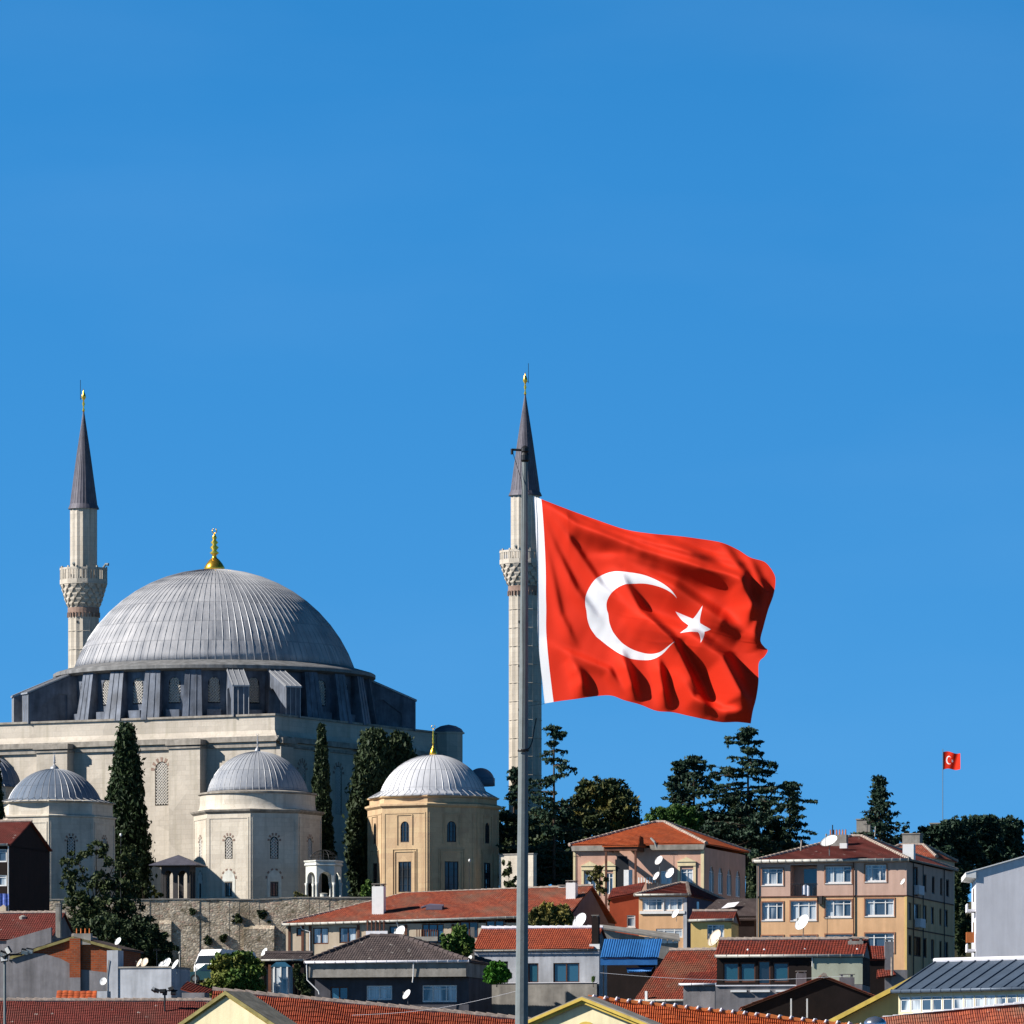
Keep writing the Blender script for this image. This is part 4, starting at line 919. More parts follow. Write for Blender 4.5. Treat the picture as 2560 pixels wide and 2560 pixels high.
for i, (x, y, rx, rz, lb) in enumerate(((2345, 2096, 50, 34, 'low dark pine directly right of the small flag mast foot'), (2405, 2085, 46, 44, 'dark bushy pine, second along the ridge from the small flag'), (2462, 2078, 46, 40, 'dark bushy pine, third along the ridge from the small flag'), (2520, 2086, 46, 40, 'dark bushy pine at the right edge of the ridge'))):
    leafy(lb, x, 2200, 720 + 6 * i, [(x - 14, y, rx, rz, 2600), (x + 12, y - 12, rx * .6, rz * .8, 1500), (x, y + 40, rx, rz * 1.1, 2200), (x + 20, y + 70, rx, rz, 1600)], L_CED, .32, 'pine_tree', group=GH)
for i, (x, y, Y) in enumerate(((2262, 2095, 716), (2235, 2108, 712))):
    leafy(('small dark shrub right of the slim spruce on the ridge', 'second small ridge shrub just behind the apartment chimney')[i], x, 2160, Y, [(x, y, 16, 20, 500), (x, y + 30, 24, 20, 500)], L_CED, .28, 'shrub', 'shrub', dens=1.0)
leafy('sprawling half-bare bushy tree in front of the left tomb', 240, 2400, 618, [(190, 2140, 38, 34, 420), (240, 2120, 40, 30, 380), (290, 2150, 44, 40, 420), (340, 2150, 28, 36, 260), (170, 2210, 26, 44, 420), (230, 2210, 60, 50, 900), (300, 2220, 50, 40, 700), (200, 2280, 50, 50, 2000), (270, 2290, 60, 50, 2400), (330, 2290, 50, 50, 1800)], L_BUSH, .26, dens=.85)
leafy('dark ivy and scrub mass heaped against the rubble wall', 300, 2420, 612, [(200, 2350, 50, 50, 2600), (270, 2350, 70, 60, 3600), (330, 2340, 50, 50, 2400), (360, 2380, 50, 44, 2000), (220, 2400, 60, 40, 2200), (300, 2410, 70, 40, 2400), (385, 2410, 40, 30, 1200), (385, 2350, 34, 40, 900), (420, 2385, 30, 30, 900)], L_CYPD, .28, 'scrub_thicket', 'bushes')
leafy('green round tree with yellow tips beside the parked white van', 590, 2500, 470, [(560, 2415, 34, 30, 1700), (600, 2405, 38, 30, 1800), (635, 2430, 28, 34, 1300), (585, 2450, 54, 34, 2600), (540, 2470, 34, 26, 1200), (625, 2475, 36, 26, 1300)], L_GRN, .2, dens=1.2)
leafy('lush green climbing shrub on the terrace left of the red tiled roof', 1140, 2395, 436, [(1120, 2352, 22, 20, 700), (1150, 2335, 24, 24, 900), (1165, 2365, 20, 30, 800), (1135, 2372, 26, 18, 700)], L_GRN, .17, 'shrub', 'shrub', dens=1.3, r=.04, gb=False)
leafy('clipped bright green bush on the white house balcony', 1242, 2462, 428, [(1242, 2428, 28, 24, 2600), (1236, 2442, 26, 18, 1400), (1255, 2440, 22, 18, 1200)], L_BRIGHT, .14, 'balcony_bush', 'bush', r=.03, gb=False)
leafy('olive green hedge with yellow shoots behind the red tiled roof', 1378, 2330, 470, [(1345, 2300, 26, 34, 1300), (1375, 2290, 28, 40, 1500), (1405, 2300, 28, 36, 1400), (1430, 2315, 22, 26, 700)], L_OLV, .2, 'hedge', 'hedge', dens=1.1, r=.1, up=1.2)
leafy('small sunlit tree with ochre leaves right of the grey gable', 1497, 2250, 585, [(1488, 2190, 22, 26, 500), (1505, 2210, 20, 24, 400), (1540, 2275, 18, 28, 320), (1530, 2250, 20, 20, 300)], L_OLV, .2, 'young_tree', 'tree', r=.07, dens=.8)
leafy('pale leafy sapling in front of the garden wall beside the flagpole', 1275, 2250, 655, [(1268, 2170, 14, 30, 240), (1276, 2215, 20, 30, 420), (1262, 2235, 16, 16, 260)], L_BUSH, .26, 'sapling', 'tree', r=.06)
leafy('small green bush at the foot of the ochre tomb', 915, 2250, 656, [(918, 2225, 16, 26, 900), (912, 2240, 16, 12, 400)], L_GRN, .2, 'bush', 'bush', r=.05)
leafy('grassy tuft of plants left of the marble kiosk', 748, 2252, 655, [(748, 2240, 16, 12, 420), (764, 2244, 8, 8, 160)], L_OLV, .2, 'bush', 'bush', r=.04, up=1.5)
for i, (x, y, r_, lb) in enumerate(((590, 2298, 15, 'tuft of scrub high on the rubble wall, left of the other high tufts'), (655, 2285, 13, 'tuft of scrub growing just below the wall coping'), (672, 2305, 12, 'ragged tuft of scrub below and right of the coping tuft'), (520, 2352, 10, 'small low tuft of scrub halfway down the rubble wall'), (560, 2345, 10, 'small low tuft beside the wall buttress'), (480, 2280, 8, 'smallest tuft near the top of the rubble wall'))):
    t = leafy(lb, x, y + r_, 649.2 + 0, [(x, y, r_, r_, 420)], L_CYPD if i % 2 else L_BUSH, .24, 'wall_tuft', 'shrub', 'tufts growing out of the rubble wall', limb=False, crown='foliage')
leafy('spindly autumn creeper trees against the sunlit terrace wall', 360, 2255, 651, [(372, 2225, 18, 22, 260), (352, 2200, 16, 26, 180), (395, 2240, 14, 16, 200)], L_AUT, .24, 'sapling', 'tree', r=.05)
leafy('small potted plant on the white house parapet', 1483, 2462, 425, [(1483, 2448, 8, 9, 150)], L_GRN, .14, 'potted_plant', 'plant', r=.02, gb=False)
leafy('ivy curtain on the wall right of the white glazed bay', 745, 2490, 462, [(745, 2430, 12, 22, 500), (755, 2460, 16, 24, 700), (770, 2480, 16, 14, 400)], L_BUSH, .16, 'ivy', 'climbing plant', r=.04)

# ------------------------------------------------------------------ flags
def flag_material(name, hoist):
    n = NT(name); uv = n.n('ShaderNodeUVMap'); sp = n.n('ShaderNodeSeparateXYZ'); n.l(uv.outputs[0], sp.inputs[0])
    u, v = sp.outputs[0], sp.outputs[1]        # u 0..1.5 (in flag heights), v 0..1 upwards
    M_ = n.math
    def dist(cx, cy): return M_('SQRT', M_('ADD', M_('POWER', M_('SUBTRACT', u, cx), 2), M_('POWER', M_('SUBTRACT', v, cy), 2)))
    o_ = M_('LESS_THAN', dist(.5, .5), .25); i_ = M_('GREATER_THAN', dist(.5625, .5), .2)
    cres = M_('MULTIPLY', o_, i_)
    # five-pointed star pointing to the hoist: inside when at least four of five half planes hold
    R0 = .125; inr = R0 * math.cos(R(72)); s_ = None; cx, cy = .8208, .5
    for k in range(5):
        a = math.pi + 2 * math.pi * k / 5 + math.pi      # edge normals
        d = M_('ADD', M_('MULTIPLY', M_('SUBTRACT', u, cx), math.cos(a)), M_('MULTIPLY', M_('SUBTRACT', v, cy), math.sin(a)))
        h = M_('LESS_THAN', d, inr); s_ = h if s_ is None else M_('ADD', s_, h)
    star = M_('GREATER_THAN', s_, 3.5)
    near = M_('LESS_THAN', dist(cx, cy), R0 * 1.02); star = M_('MULTIPLY', star, near)
    hb = M_('LESS_THAN', u, hoist)
    w_ = M_('MINIMUM', M_('ADD', M_('ADD', cres, star), hb), 1.0)
    wv = n.n('ShaderNodeTexNoise'); wv.inputs['Scale'].default_value = 300; n.l(uv.outputs[0], wv.inputs['Vector'])
    c = n.mix(w_, (.69, .028, .008), (.86, .86, .88))
    n.fin(c, .75, None, 0, 0, 0, .15)
    tr_ = n.n('ShaderNodeBsdfTranslucent'); n.l(c, tr_.inputs['Color'])
    ms = n.n('ShaderNodeMixShader'); ms.inputs[0].default_value = .12
    n.l(n.b.outputs[0], ms.inputs[1]); n.l(tr_.outputs[0], ms.inputs[2])
    om = [x for x in n.t.nodes if x.type == 'OUTPUT_MATERIAL'][0]; n.l(ms.outputs[0], om.inputs['Surface'])
    return n.m
def curve(pts):
    pts = np.array(pts, float)
    d = np.r_[0, np.cumsum(np.hypot(*(pts[1:] - pts[:-1]).T))]; d /= d[-1]
    # smooth (Catmull-Rom) resample
    def f(t):
        t = np.asarray(t); i = np.clip(np.searchsorted(d, t, 'right') - 1, 0, len(pts) - 2); q = ((t - d[i]) / (d[i + 1] - d[i]))[:, None]
        p0 = pts[np.maximum(i - 1, 0)]; p1 = pts[i]; p2 = pts[i + 1]; p3 = pts[np.minimum(i + 2, len(pts) - 1)]
        return .5 * ((2 * p1) + (-p0 + p2) * q + (2 * p0 - 5 * p1 + 4 * p2 - p3) * q ** 2 + (-p0 + 3 * p1 - 3 * p2 + p3) * q ** 3)
    return f
def big_flag():
    Y = 200.0; NU, NV = 300, 200; s = Y / F
    top = curve([(1333, 1240), (1400, 1268), (1480, 1300), (1560, 1330), (1620, 1343), (1680, 1349), (1740, 1358), (1800, 1370), (1840, 1388), (1870, 1408), (1905, 1420), (1923, 1440)])
    bot = curve([(1363, 1759), (1400, 1754), (1440, 1750), (1500, 1743), (1530, 1744), (1560, 1756), (1600, 1768), (1640, 1784), (1680, 1788), (1720, 1798), (1760, 1808), (1800, 1816), (1840, 1817), (1871, 1821)])
    lef = curve([(1333, 1240), (1340, 1340), (1344, 1430), (1344, 1520), (1345, 1590), (1352, 1670), (1363, 1759)])
    rig = curve([(1923, 1440), (1932, 1462), (1928, 1500), (1914, 1540), (1903, 1580), (1895, 1615), (1905, 1632), (1913, 1640), (1905, 1655), (1891, 1672), (1890, 1720), (1884, 1760), (1876, 1790), (1871, 1821)])
    u = np.linspace(0, 1, NU + 1); v = np.linspace(0, 1, NV + 1)     # v down
    T_, B_, L_, R_ = top(u), bot(u), lef(v), rig(v)
    U, V = np.meshgrid(u, v, indexing='ij')
    P = (1 - V)[..., None] * T_[:, None] + V[..., None] * B_[:, None] + (1 - U)[..., None] * L_[None] + U[..., None] * R_[None] \
        - ((1 - U) * (1 - V))[..., None] * T_[0] - (U * (1 - V))[..., None] * T_[-1] - ((1 - U) * V)[..., None] * B_[0] - (U * V)[..., None] * B_[-1]
    # the cloth bunches towards the fly: image fraction -> flag fraction
    fx = np.interp(u, [0, .03, .418, .70, 1.0], [0, .022, .333, .547, 1.0])
    for _ in range(14): fx[1:-1] = (fx[:-2] + 2 * fx[1:-1] + fx[2:]) / 4
    X, Yp = P[..., 0], P[..., 1]
    # folds: ridges towards the viewer along polylines (x, y, width, height in px); far side falls away to the right
    D = np.zeros_like(X)
    def seg(px, py, a, b):
        ax, ay = a; bx, by = b; dx, dy = bx - ax, by - ay; t = np.clip(((px - ax) * dx + (py - ay) * dy) / (dx * dx + dy * dy), 0, 1)
        qx, qy = ax + t * dx, ay + t * dy; return np.hypot(px - qx, py - qy), (px - qx) * dy - (py - qy) * dx, t
    def ridge(pts, w, amp, fade=1.0):
        nonlocal D
        best = np.full_like(X, 1e9); side = np.zeros_like(X); tt = np.zeros_like(X); n = len(pts) - 1
        for i, (a, b) in enumerate(zip(pts[:-1], pts[1:])):
            d, sd_, t = seg(X, Yp, a, b); m_ = d < best; best = np.where(m_, d, best); side = np.where(m_, sd_, side); tt = np.where(m_, (i + t) / n, tt)
        sg_ = np.tanh(side / (np.maximum(best, 1) * 40 + 400)); ww = w * (1.2 - .5 * sg_)       # steep on one side, shallow on the other
        D += (2.0 + 1.0 * (pts[-1][0] > 1700) + .6 * (pts[-1][1] > 1700)) * amp * np.exp(-(best / ww) ** 2) * np.minimum(1, .25 + tt * 2.2) * np.minimum(1, np.maximum(0, (1.0 - tt)) * 3.2 + .12) * fade
    H0 = (1338, 1250)
    ridge([H0, (1440, 1318), (1600, 1385), (1760, 1440), (1900, 1470)], 15, -15)
    ridge([H0, (1500, 1325), (1640, 1372), (1760, 1400), (1860, 1425)], 9, -7)
    ridge([H0, (1420, 1350), (1500, 1470), (1600, 1560)], 13, -9)
    ridge([H0, (1385, 1370), (1440, 1480), (1500, 1560)], 11, -7)
    ridge([(1345, 1300), (1375, 1420), (1400, 1540), (1440, 1620)], 10, -6)
    ridge([(1560, 1420), (1680, 1480), (1790, 1560), (1850, 1600)], 24, -17)
    ridge([(1600, 1340), (1720, 1400), (1840, 1470), (1890, 1560)], 22, -14)
    ridge([(1550, 1450), (1600, 1540), (1680, 1620), (1730, 1720), (1770, 1800)], 17, -15)
    ridge([(1620, 1560), (1720, 1600), (1800, 1660), (1850, 1760), (1862, 1815)], 26, -22)
    ridge([(1550, 1640), (1570, 1690), (1590, 1760)], 12, -12)
    ridge([(1640, 1650), (1650, 1700), (1665, 1780)], 11, -11)
    ridge([(1420, 1650), (1450, 1690), (1462, 1745)], 13, -9)
    ridge([(1350, 1600), (1430, 1640), (1520, 1680), (1560, 1745)], 10, -6)
    ridge([(1800, 1380), (1850, 1450), (1870, 1530), (1850, 1600)], 18, -12)
    ridge([(1870, 1420), (1905, 1500), (1880, 1600), (1890, 1640)], 14, -10)
    ridge([(1690, 1700), (1730, 1760), (1800, 1790), (1860, 1800)], 13, -9)
    ridge([(1480, 1400), (1560, 1400), (1700, 1450)], 11, -5)
    # fine gathers
    rng = np.random.default_rng(5)
    for i in range(60):
        k = rng.uniform(.02, .07); a = rng.uniform(-1.0, -.1) + (math.pi / 2 if rng.random() < .45 else 0); ph = rng.uniform(0, 6.28)
        cx, cy, rr = rng.uniform(1380, 1900), rng.uniform(1300, 1800), rng.uniform(50, 130)
        D += rng.uniform(.7, 1.7) * np.sin((X * math.cos(a) - Yp * math.sin(a)) * k + ph) * np.exp(-(((X - cx) ** 2 + (Yp - cy) ** 2) / rr ** 2))
    for _ in range(9):
        D[1:-1] = (D[:-2] + 2 * D[1:-1] + D[2:]) / 4; D[:, 1:-1] = (D[:, :-2] + 2 * D[:, 1:-1] + D[:, 2:]) / 4
    for i in range(40):      # creases and crumples
        k = rng.uniform(.10, .22); a = rng.uniform(-1.1, .3); ph = rng.uniform(0, 6.28); cx, cy, rr = rng.uniform(1360, 1900), rng.uniform(1290, 1800), rng.uniform(30, 80)
        D += rng.uniform(.12, .32) * np.sin((X * math.cos(a) - Yp * math.sin(a)) * k + ph) * np.exp(-(((X - cx) ** 2 + (Yp - cy) ** 2) / rr ** 2))
    D *= np.minimum(1, U * 7)
    base = -(X - 1333) * .34 + 8 * np.sin(U * 7.5 + V * 1.6 + 1.2) * U      # turned a little towards the sun
    DY = base + D * 1.0
    hoist = Thing('flag', 'large red flag with white crescent and star streaming from the tall pole', 'flag', 1333, 1240, Y, 0, None, False)
    co = np.stack([(X - 1333) * s, DY * s, (1240 - Yp) * s], -1).reshape(-1, 3)
    idx = lambda i, j: i * (NV + 1) + j
    fs = [(idx(i, j), idx(i, j + 1), idx(i + 1, j + 1), idx(i + 1, j)) for i in range(NU) for j in range(NV)]
    me = bpy.data.meshes.new('cloth'); me.from_pydata(co.tolist(), [], fs); me.polygons.foreach_set('use_smooth', [True] * len(fs))
    uvl = me.uv_layers.new(name='UVMap'); Dn = D * U * (1 - U) * V * (1 - V) * 16 / (1 + 0 * U); FU = np.repeat(fx * 1.5, NV + 1) + .0002 * Dn.reshape(-1); FV = np.tile(1 - v, NU + 1) + .00025 * Dn.reshape(-1)
    li = np.empty(len(me.loops), dtype=np.int32); me.loops.foreach_get('vertex_index', li)
    uvl.data.foreach_set('uv', np.stack([FU[li], FV[li]], 1).reshape(-1))
    me.materials.append(flag_material('flag_cloth', .05))
    o = bpy.data.objects.new('cloth', me); COL.objects.link(o); o.parent = hoist.e
    g = hoist.mb()
    g.tube([(p[0] - 1333, 0.6, 1240 - p[1]) for p in lef(np.linspace(0, 1, 14))], 1.0, 6); g.build('hoist_rope', M_WHT)
    for (ax, ay), (bx, by) in (((1333, 1240), (1319, 1226)), ((1363, 1759), (1322, 1765))):
        g = hoist.mb(); g.tube([(ax - 1333, 0, 1240 - ay), (bx - 1333, 0, 1240 - by)], .5, 5); g.build('halyard_loop', M_IRON)
big_flag()
fp = Thing('flagpole', 'tall tapering grey steel flagpole with pulley arm in the foreground', 'flagpole', 1304, 2560, 200)
g = fp.mb(); zt = fp.Z(1122); zb = fp.gz
g.lathe([(40, zb), (40, zb + 12), (26, zb + 16), (20, zb + 60)], 12); g.build('foundation', M_CONC)
g = fp.mb(); n = 24; vs = []
rings = [(fp.gz + 10, 0, 19.5), (0, 0, 16.2), (680, 4.4, 12.2), (1040, 6.6, 10.0), (1430, 8.4, 7.0)]
for zz, dx, rr in rings:
    for i in range(10):
        a = 2 * math.pi * (i + .5) / 10; vs.append((dx + rr * math.sin(a), -rr * math.cos(a), zz))
g.add(vs, [(j * 10 + i, j * 10 + (i + 1) % 10, (j + 1) * 10 + (i + 1) % 10, (j + 1) * 10 + i) for j in range(len(rings) - 1) for i in range(10)]); g.build('pole', M_POLE)
g = fp.mb(); g.lathe([(8, 1405), (11, 1410), (11, 1422), (8, 1428), (10, 1432), (10, 1440), (3, 1446)], 14, 8.4); g.build('pole_head', M_IRON)
g = fp.mb(); g.tube([(14, 0, 1434), (-24, 0, 1436)], 3, 8); g.tube([(-24, 0, 1438), (-24, 0, 1424)], 3.6, 8); g.build('pulley_arm', M_IRON)
g = fp.mb(); g.tube([(-22, -1, 1428), (-10, -6, 1390), (0, -10, 1355), (2, -13.5, 1330), (1, -13, 1200), (3, -14, 900), (2, -15, 690)], .8, 5); g.build('halyard', M_IRON)
g = fp.mb()
for zz in (684,): g.lathe([(13.4, zz - 3), (14.6, zz), (13.4, zz + 3)], 14, 4.4, cap=False)
g.tube([(-10, -13, 682), (6, -15, 680), (20, -6, 690), (27, 0, 708), (32, 4, 740), (37, 6, 765)], 1.6, 6); g.build('cable_tie', M_IRON)

sf = Thing('mast', 'thin distant flag mast on the ridge at the right', 'flagpole', 2357, 2060, 760)
g = sf.mb(); g.tube([(0, 0, sf.gz), (0, 0, sf.Z(1872))], 1.1, 6, .8); g.build('pole', M_POLE)
def small_flag():
    t = Thing('flag', 'small distant red flag with white crescent on the ridge mast', 'flag', 2358, 1880, 760, 0, None, False); s = t.s
    NU, NV = 50, 30; vs = []; uv = []
    for i in range(NU + 1):
        for j in range(NV + 1):
            a, b = i / NU, j / NV; x = a * 42; z = -b * (44 - 4 * a) - 3 * a + 2.2 * math.sin(a * 6)
            vs.append((x * s, (-x * .3 + 4 * math.sin(a * 9 + b * 2)) * s * a, z * s)); uv.append((a * 1.5 if a < .7 else 1.05 + (a - .7) * 1.5, 1 - b))
    fs = [(i * (NV + 1) + j, i * (NV + 1) + j + 1, (i + 1) * (NV + 1) + j + 1, (i + 1) * (NV + 1) + j) for i in range(NU) for j in range(NV)]
    me = bpy.data.meshes.new('cloth'); me.from_pydata(vs, [], fs); me.polygons.foreach_set('use_smooth', [True] * len(fs)); ul = me.uv_layers.new(name='UVMap')
    for l in me.loops: ul.data[l.index].uv = uv[l.vertex_index]
    me.materials.append(flag_material('small_flag_cloth', 0.0)); o = bpy.data.objects.new('cloth', me); COL.objects.link(o); o.parent = t.e
small_flag()

leafy('dark tree in the shaded gap between apartment block and white block', 2400, 2400, 640, [(2398, 2240, 24, 60, 1600), (2402, 2320, 24, 70, 1800), (2395, 2200, 20, 30, 700)], L_CYPD, .3, group=GH)
leafy('dark tree added to fill the shaded gap between pink villa and apartment block', 1885, 2360, 660, [(1885, 2200, 26, 60, 1700), (1882, 2270, 26, 60, 1500)], L_CYPD, .3, group=GH)  # tree added to darken the gap, where only shade was taken to be
leafy('dark evergreen bush between the ochre tomb and garden wall', 1262, 2250, 682, [(1262, 2060, 24, 40, 1300), (1258, 2120, 26, 40, 1300), (1262, 2180, 24, 40, 1000)], L_CYPD, .28, group=GH)

# ------------------------------------------------------------------ houses
def gable_y(t, x0, z0, xr, zr, x1, z1, y0, y1, mt, ov=6, ovy=8, tile=None, slab=None, rake=None, name='roof', th=3):
    """roof with its ridge running away from the camera"""
    sl = (zr - z0) / (xr - x0); sr = (zr - z1) / (x1 - xr); a0, b0 = x0 - ov, z0 - ov * sl; a1, b1 = x1 + ov, z1 - ov * sr; ya, yb = y0 - ovy, y1 + ovy
    g = t.mb()
    L = [(a0, yb, b0), (a0, ya, b0), (xr, ya, zr), (xr, yb, zr)]; Rr = [(a1, ya, b1), (a1, yb, b1), (xr, yb, zr), (xr, ya, zr)]
    if slab: g.slab(L, th); g.slab(Rr, th)
    else: g.tiles(L, **(tile or {})); g.tiles(Rr, **(tile or {}))
    o = g.build(name, mt)
    if not slab:
        q = t.mb(); q.ridge((xr, ya, zr + 1), (xr, yb, zr + 1)); q.build('ridge_tiles', M_RIDGE, o)
    if rake:
        for sg, (xa, za) in ((0, (a0, b0)), (1, (a1, b1))):
            for k, (m_, h0, h1, dp) in enumerate(rake):
                q = t.mb()
                pts = [(xa, za - h1), (xr, zr - h1), (xr, zr - h0), (xa, za - h0)]
                if sg: pts = pts[::-1]
                q.prism(pts, ya - dp, ya + 3); q.build('verge_board', m_, o)
    return o
def gable_wall(t, x0, z0, xr, zr, x1, z1, y0, y1, m, zb=None, name='wall'):
    g = t.mb(); zb = t.gz if zb is None else zb; g.prism([(x0, zb), (x1, zb), (x1, z1), (xr, zr), (x0, z0)], y0, y1); return g.build(name, m)
def part(t, name, m, *boxes, parent=None, label=None):
    g = t.mb()
    for b in boxes: g.box(*b)
    return g.build(name, m, parent, False, label)
def pipe(t, pts, r, m, name='downpipe'):
    g = t.mb(); g.tube(pts, r, 7); return g.build(name, m)

# --- long low house with red roof under the terrace wall
t = Thing('house', 'long cream house with sagging rust-red roof directly below the terrace wall', 'house', 715, 2420, 560, -13.7)
X, Z, H = t.X, t.Z, t.H
fr = [H(783, 822, 2320, 2361, 'brown2 curt'), H(849, 892, 2320, 2359, 'brown2 curt'), H(741, 755, 2320, 2341, 'brown'), H(974, 996, 2318, 2350, 'blue'), H(1056, 1110, 2313, 2362, 'brown3 blue'), H(1150, 1196, 2308, 2350, 'brown2'), H(1215, 1260, 2306, 2350, 'brown2 blue'), H(1300, 1340, 2304, 2350, 'brown2')]
t.walls(0, 720, 0, 515, t.gz, 108, M_PLC, fr, d=5)
t.ridge_x(0, 720, 0, 515, 118, 200, M_TILE_RUST, ov=8, hipl=250, slope=8, gm=None)
t.gable_end(720, 0, 515, 104, 204, M_PURP, th=6)
part(t, 'gable_wall', M_PURP, (716, 726, 2, 513, t.gz, 122))
t.gutter((-8, -11, 108), (728, -11, 124), 3.4)
for px in (724, 757, 776, 897, 1016, 1133, 1262, 1360): part(t, 'pilaster', M_BROWN, (X(px) - 3.2, X(px) + 3.2, -2.5, 0, t.gz, 106))
t.chimney(X(931) - 14, X(960) - 14, 52, 76, 95, Z(2216), M_WHT); t.chimney(686, 710, 140, 168, 120, Z(2208), M_WHT); t.chimney(640, 662, 250, 270, 150, Z(2214), M_WHT)
t.ac = part(t, 'air_conditioner', M_LILAC, (X(838), X(858), -9, 0, Z(2381), Z(2367)))
g = t.mb(); g.X = T((X(845), -9.3, Z(2374))) @ Matrix.Rotation(R(90), 4, 'X'); g.lathe([(5, 0), (5, .8)], 14); g.build('fan_grille', M_IRON, t.ac)
pipe(t, [(X(752), -5, 104), (X(757), -4, 96), (X(776), -4, 90), (X(776), -4, Z(2398))], 1.4, M_WHT); pipe(t, [(X(995), -11, 112), (X(998), -6, 100), (X(998), -4, 96)], 1.5, M_WHT)
g = t.mb(); r_ = (X(1054) - 18, X(1110) - 18); g.tube([(r_[0], 70, Z(2270)), ((r_[0] + r_[1]) / 2 - 8, 78, Z(2262)), (r_[1], 72, Z(2265))], 3, 7); g.box(r_[0] + 12, r_[1] - 4, 70, 90, Z(2275), Z(2263)); g.build('roof_light', M_PURP)
for i in range(5): part(t, 'balcony_post', M_BROWN, (X(922) + i * 10.5, X(922) + i * 10.5 + 3, -16, -13, Z(2330), Z(2304)))
part(t, 'balcony_panel', M_LILAC, (X(920), X(974), -17, -14.5, Z(2362), Z(2330)))
for i in range(9): part(t, 'balcony_post', M_BROWN, (X(1045) + i * 6, X(1045) + i * 6 + 2, -12, -10, Z(2345), Z(2327)))
part(t, 'balcony_panel', M_CONC, (X(1038), X(1098), -13, -9, Z(2356), Z(2345)))

# --- pink villa
t = Thing('villa', 'pink two-storey villa with columned porch and bright red hipped roof', 'house', 1434, 2260, 620, -15)
X, Z, H = t.X, t.Z, t.H
fr = [H(1461, 1490, 2184, 2236, 'white2'), H(1513, 1533, 2184, 2236, 'white2'), H(1650, 1678, 2180, 2212, 'white2'), H(1700, 1731, 2176, 2214, 'white2 curt')]
xs_ = X(1757)
t.walls(0, xs_, 0, 450, t.gz, Z(2122), M_PINK, fr, [(60 + i * 95, 60 + i * 95 + 50, Z(2232), Z(2165), 'blue arch white2') for i in range(4)], d=4)
t.ridge_x(0, xs_, 0, 450, Z(2113), Z(2113) + 66, M_TILE_BRIGHT, ov=9, hipl=165, hipr=165)
g = t.mb()
for x0, x1 in ((0, X(1528)), (X(1630), xs_)): g.prism([(x0 - 2, Z(2128)), (x1 + 2, Z(2128)), (x1 + 5, Z(2115)), (x0 - 5, Z(2115))], -9, 4)
g.build('cornice', M_CORN)
part(t, 'corner_strip', M_CRM, (xs_ - 7, xs_ + .8, -1.4, 6, t.gz, Z(2130))); part(t, 'corner_strip', M_CRM, (-.8, 5, -1.4, 6, t.gz, Z(2130)))
for x0, x1, yt in ((1454, 1497, 2166), (1507, 1539, 2166), (1693, 1738, 2158)):
    g = t.mb(); a, b = X(x0), X(x1); g.box(a, b, -4, 0, Z(yt + 10), Z(yt)); g.prism([(a - 2, Z(yt)), (b + 2, Z(yt)), ((a + b) / 2 + 6, Z(yt - 9)), ((a + b) / 2, Z(yt - 12)), ((a + b) / 2 - 6, Z(yt - 9))], -6, 0)
    g.box(a, a + 6, -2.5, 0, Z(2238), Z(yt + 10)); g.box(b - 6, b, -2.5, 0, Z(2238), Z(yt + 10)); g.build('window_surround', M_CRM)
x0, x1 = X(1530), X(1606)     # porch
g = t.mb(); g.tiles([(x0 - 6, -78, Z(2119)), (x1 + 8, -78, Z(2119)), (x1 - 22, 60, Z(2088)), (x0 + 50, 60, Z(2088))]); g.tiles([(x1 + 8, -78, Z(2119)), (x1 + 8, 10, Z(2119)), (x1 - 22, 60, Z(2088))]); g.build('porch_roof', M_TILE_BRIGHT)
part(t, 'porch_beam', M_BROWN, (x0 - 3, x1 + 4, -74, -66, Z(2132), Z(2121)), (x0 - 3, x0 + 4, -66, 0, Z(2132), Z(2121)), (x1 - 3, x1 + 4, -66, 0, Z(2132), Z(2121)))
for x in (x0, x1 - 3): part(t, 'porch_post', M_BROWN, (x, x + 5, -73, -68, t.gz, Z(2132)))
part(t, 'porch_opening', M_DARK, (x0 + 8, x0 + 42, -.8, 1, Z(2240), Z(2150)), (x0 + 12, x0 + 38, -.8, 1, Z(2150), Z(2142)))
part(t, 'porch_screen', M_WHT, (x0 + 40, x0 + 62, -40, -38, Z(2232), Z(2178)))
for i in range(7): part(t, 'baluster', M_WHT, (x0 + 70 + i * 7, x0 + 73 + i * 7, -12, -10, Z(2210), Z(2196)))
pipe(t, [(X(1628), -8, Z(2098)), (X(1638), -10, Z(2108)), (X(1644), -6, Z(2126))], 3, M_GUT)

# --- red rendered house
t = Thing('house', 'narrow brick-red rendered house with one small white window', 'house', 1524, 2330, 575, -6)
X, Z, H = t.X, t.Z, t.H
t.walls(0, X(1600), 0, 190, t.gz, Z(2258), M_REDW, (H(1567, 1588, 2288, 2318, 'white sill'),), d=3)
g = t.mb(); g.prism([(0, Z(2258)), (X(1600), Z(2258)), (X(1600), Z(2228)), (X(1580), Z(2236)), (X(1530), Z(2243))], 0, 6); g.build('parapet', M_REDW)
g = t.mb(); g.tiles([(-4, -5, Z(2246)), (X(1602), -5, Z(2230)), (X(1602), 120, Z(2200)), (-4, 120, Z(2215))]); g.build('roof', M_TILE_MAR)
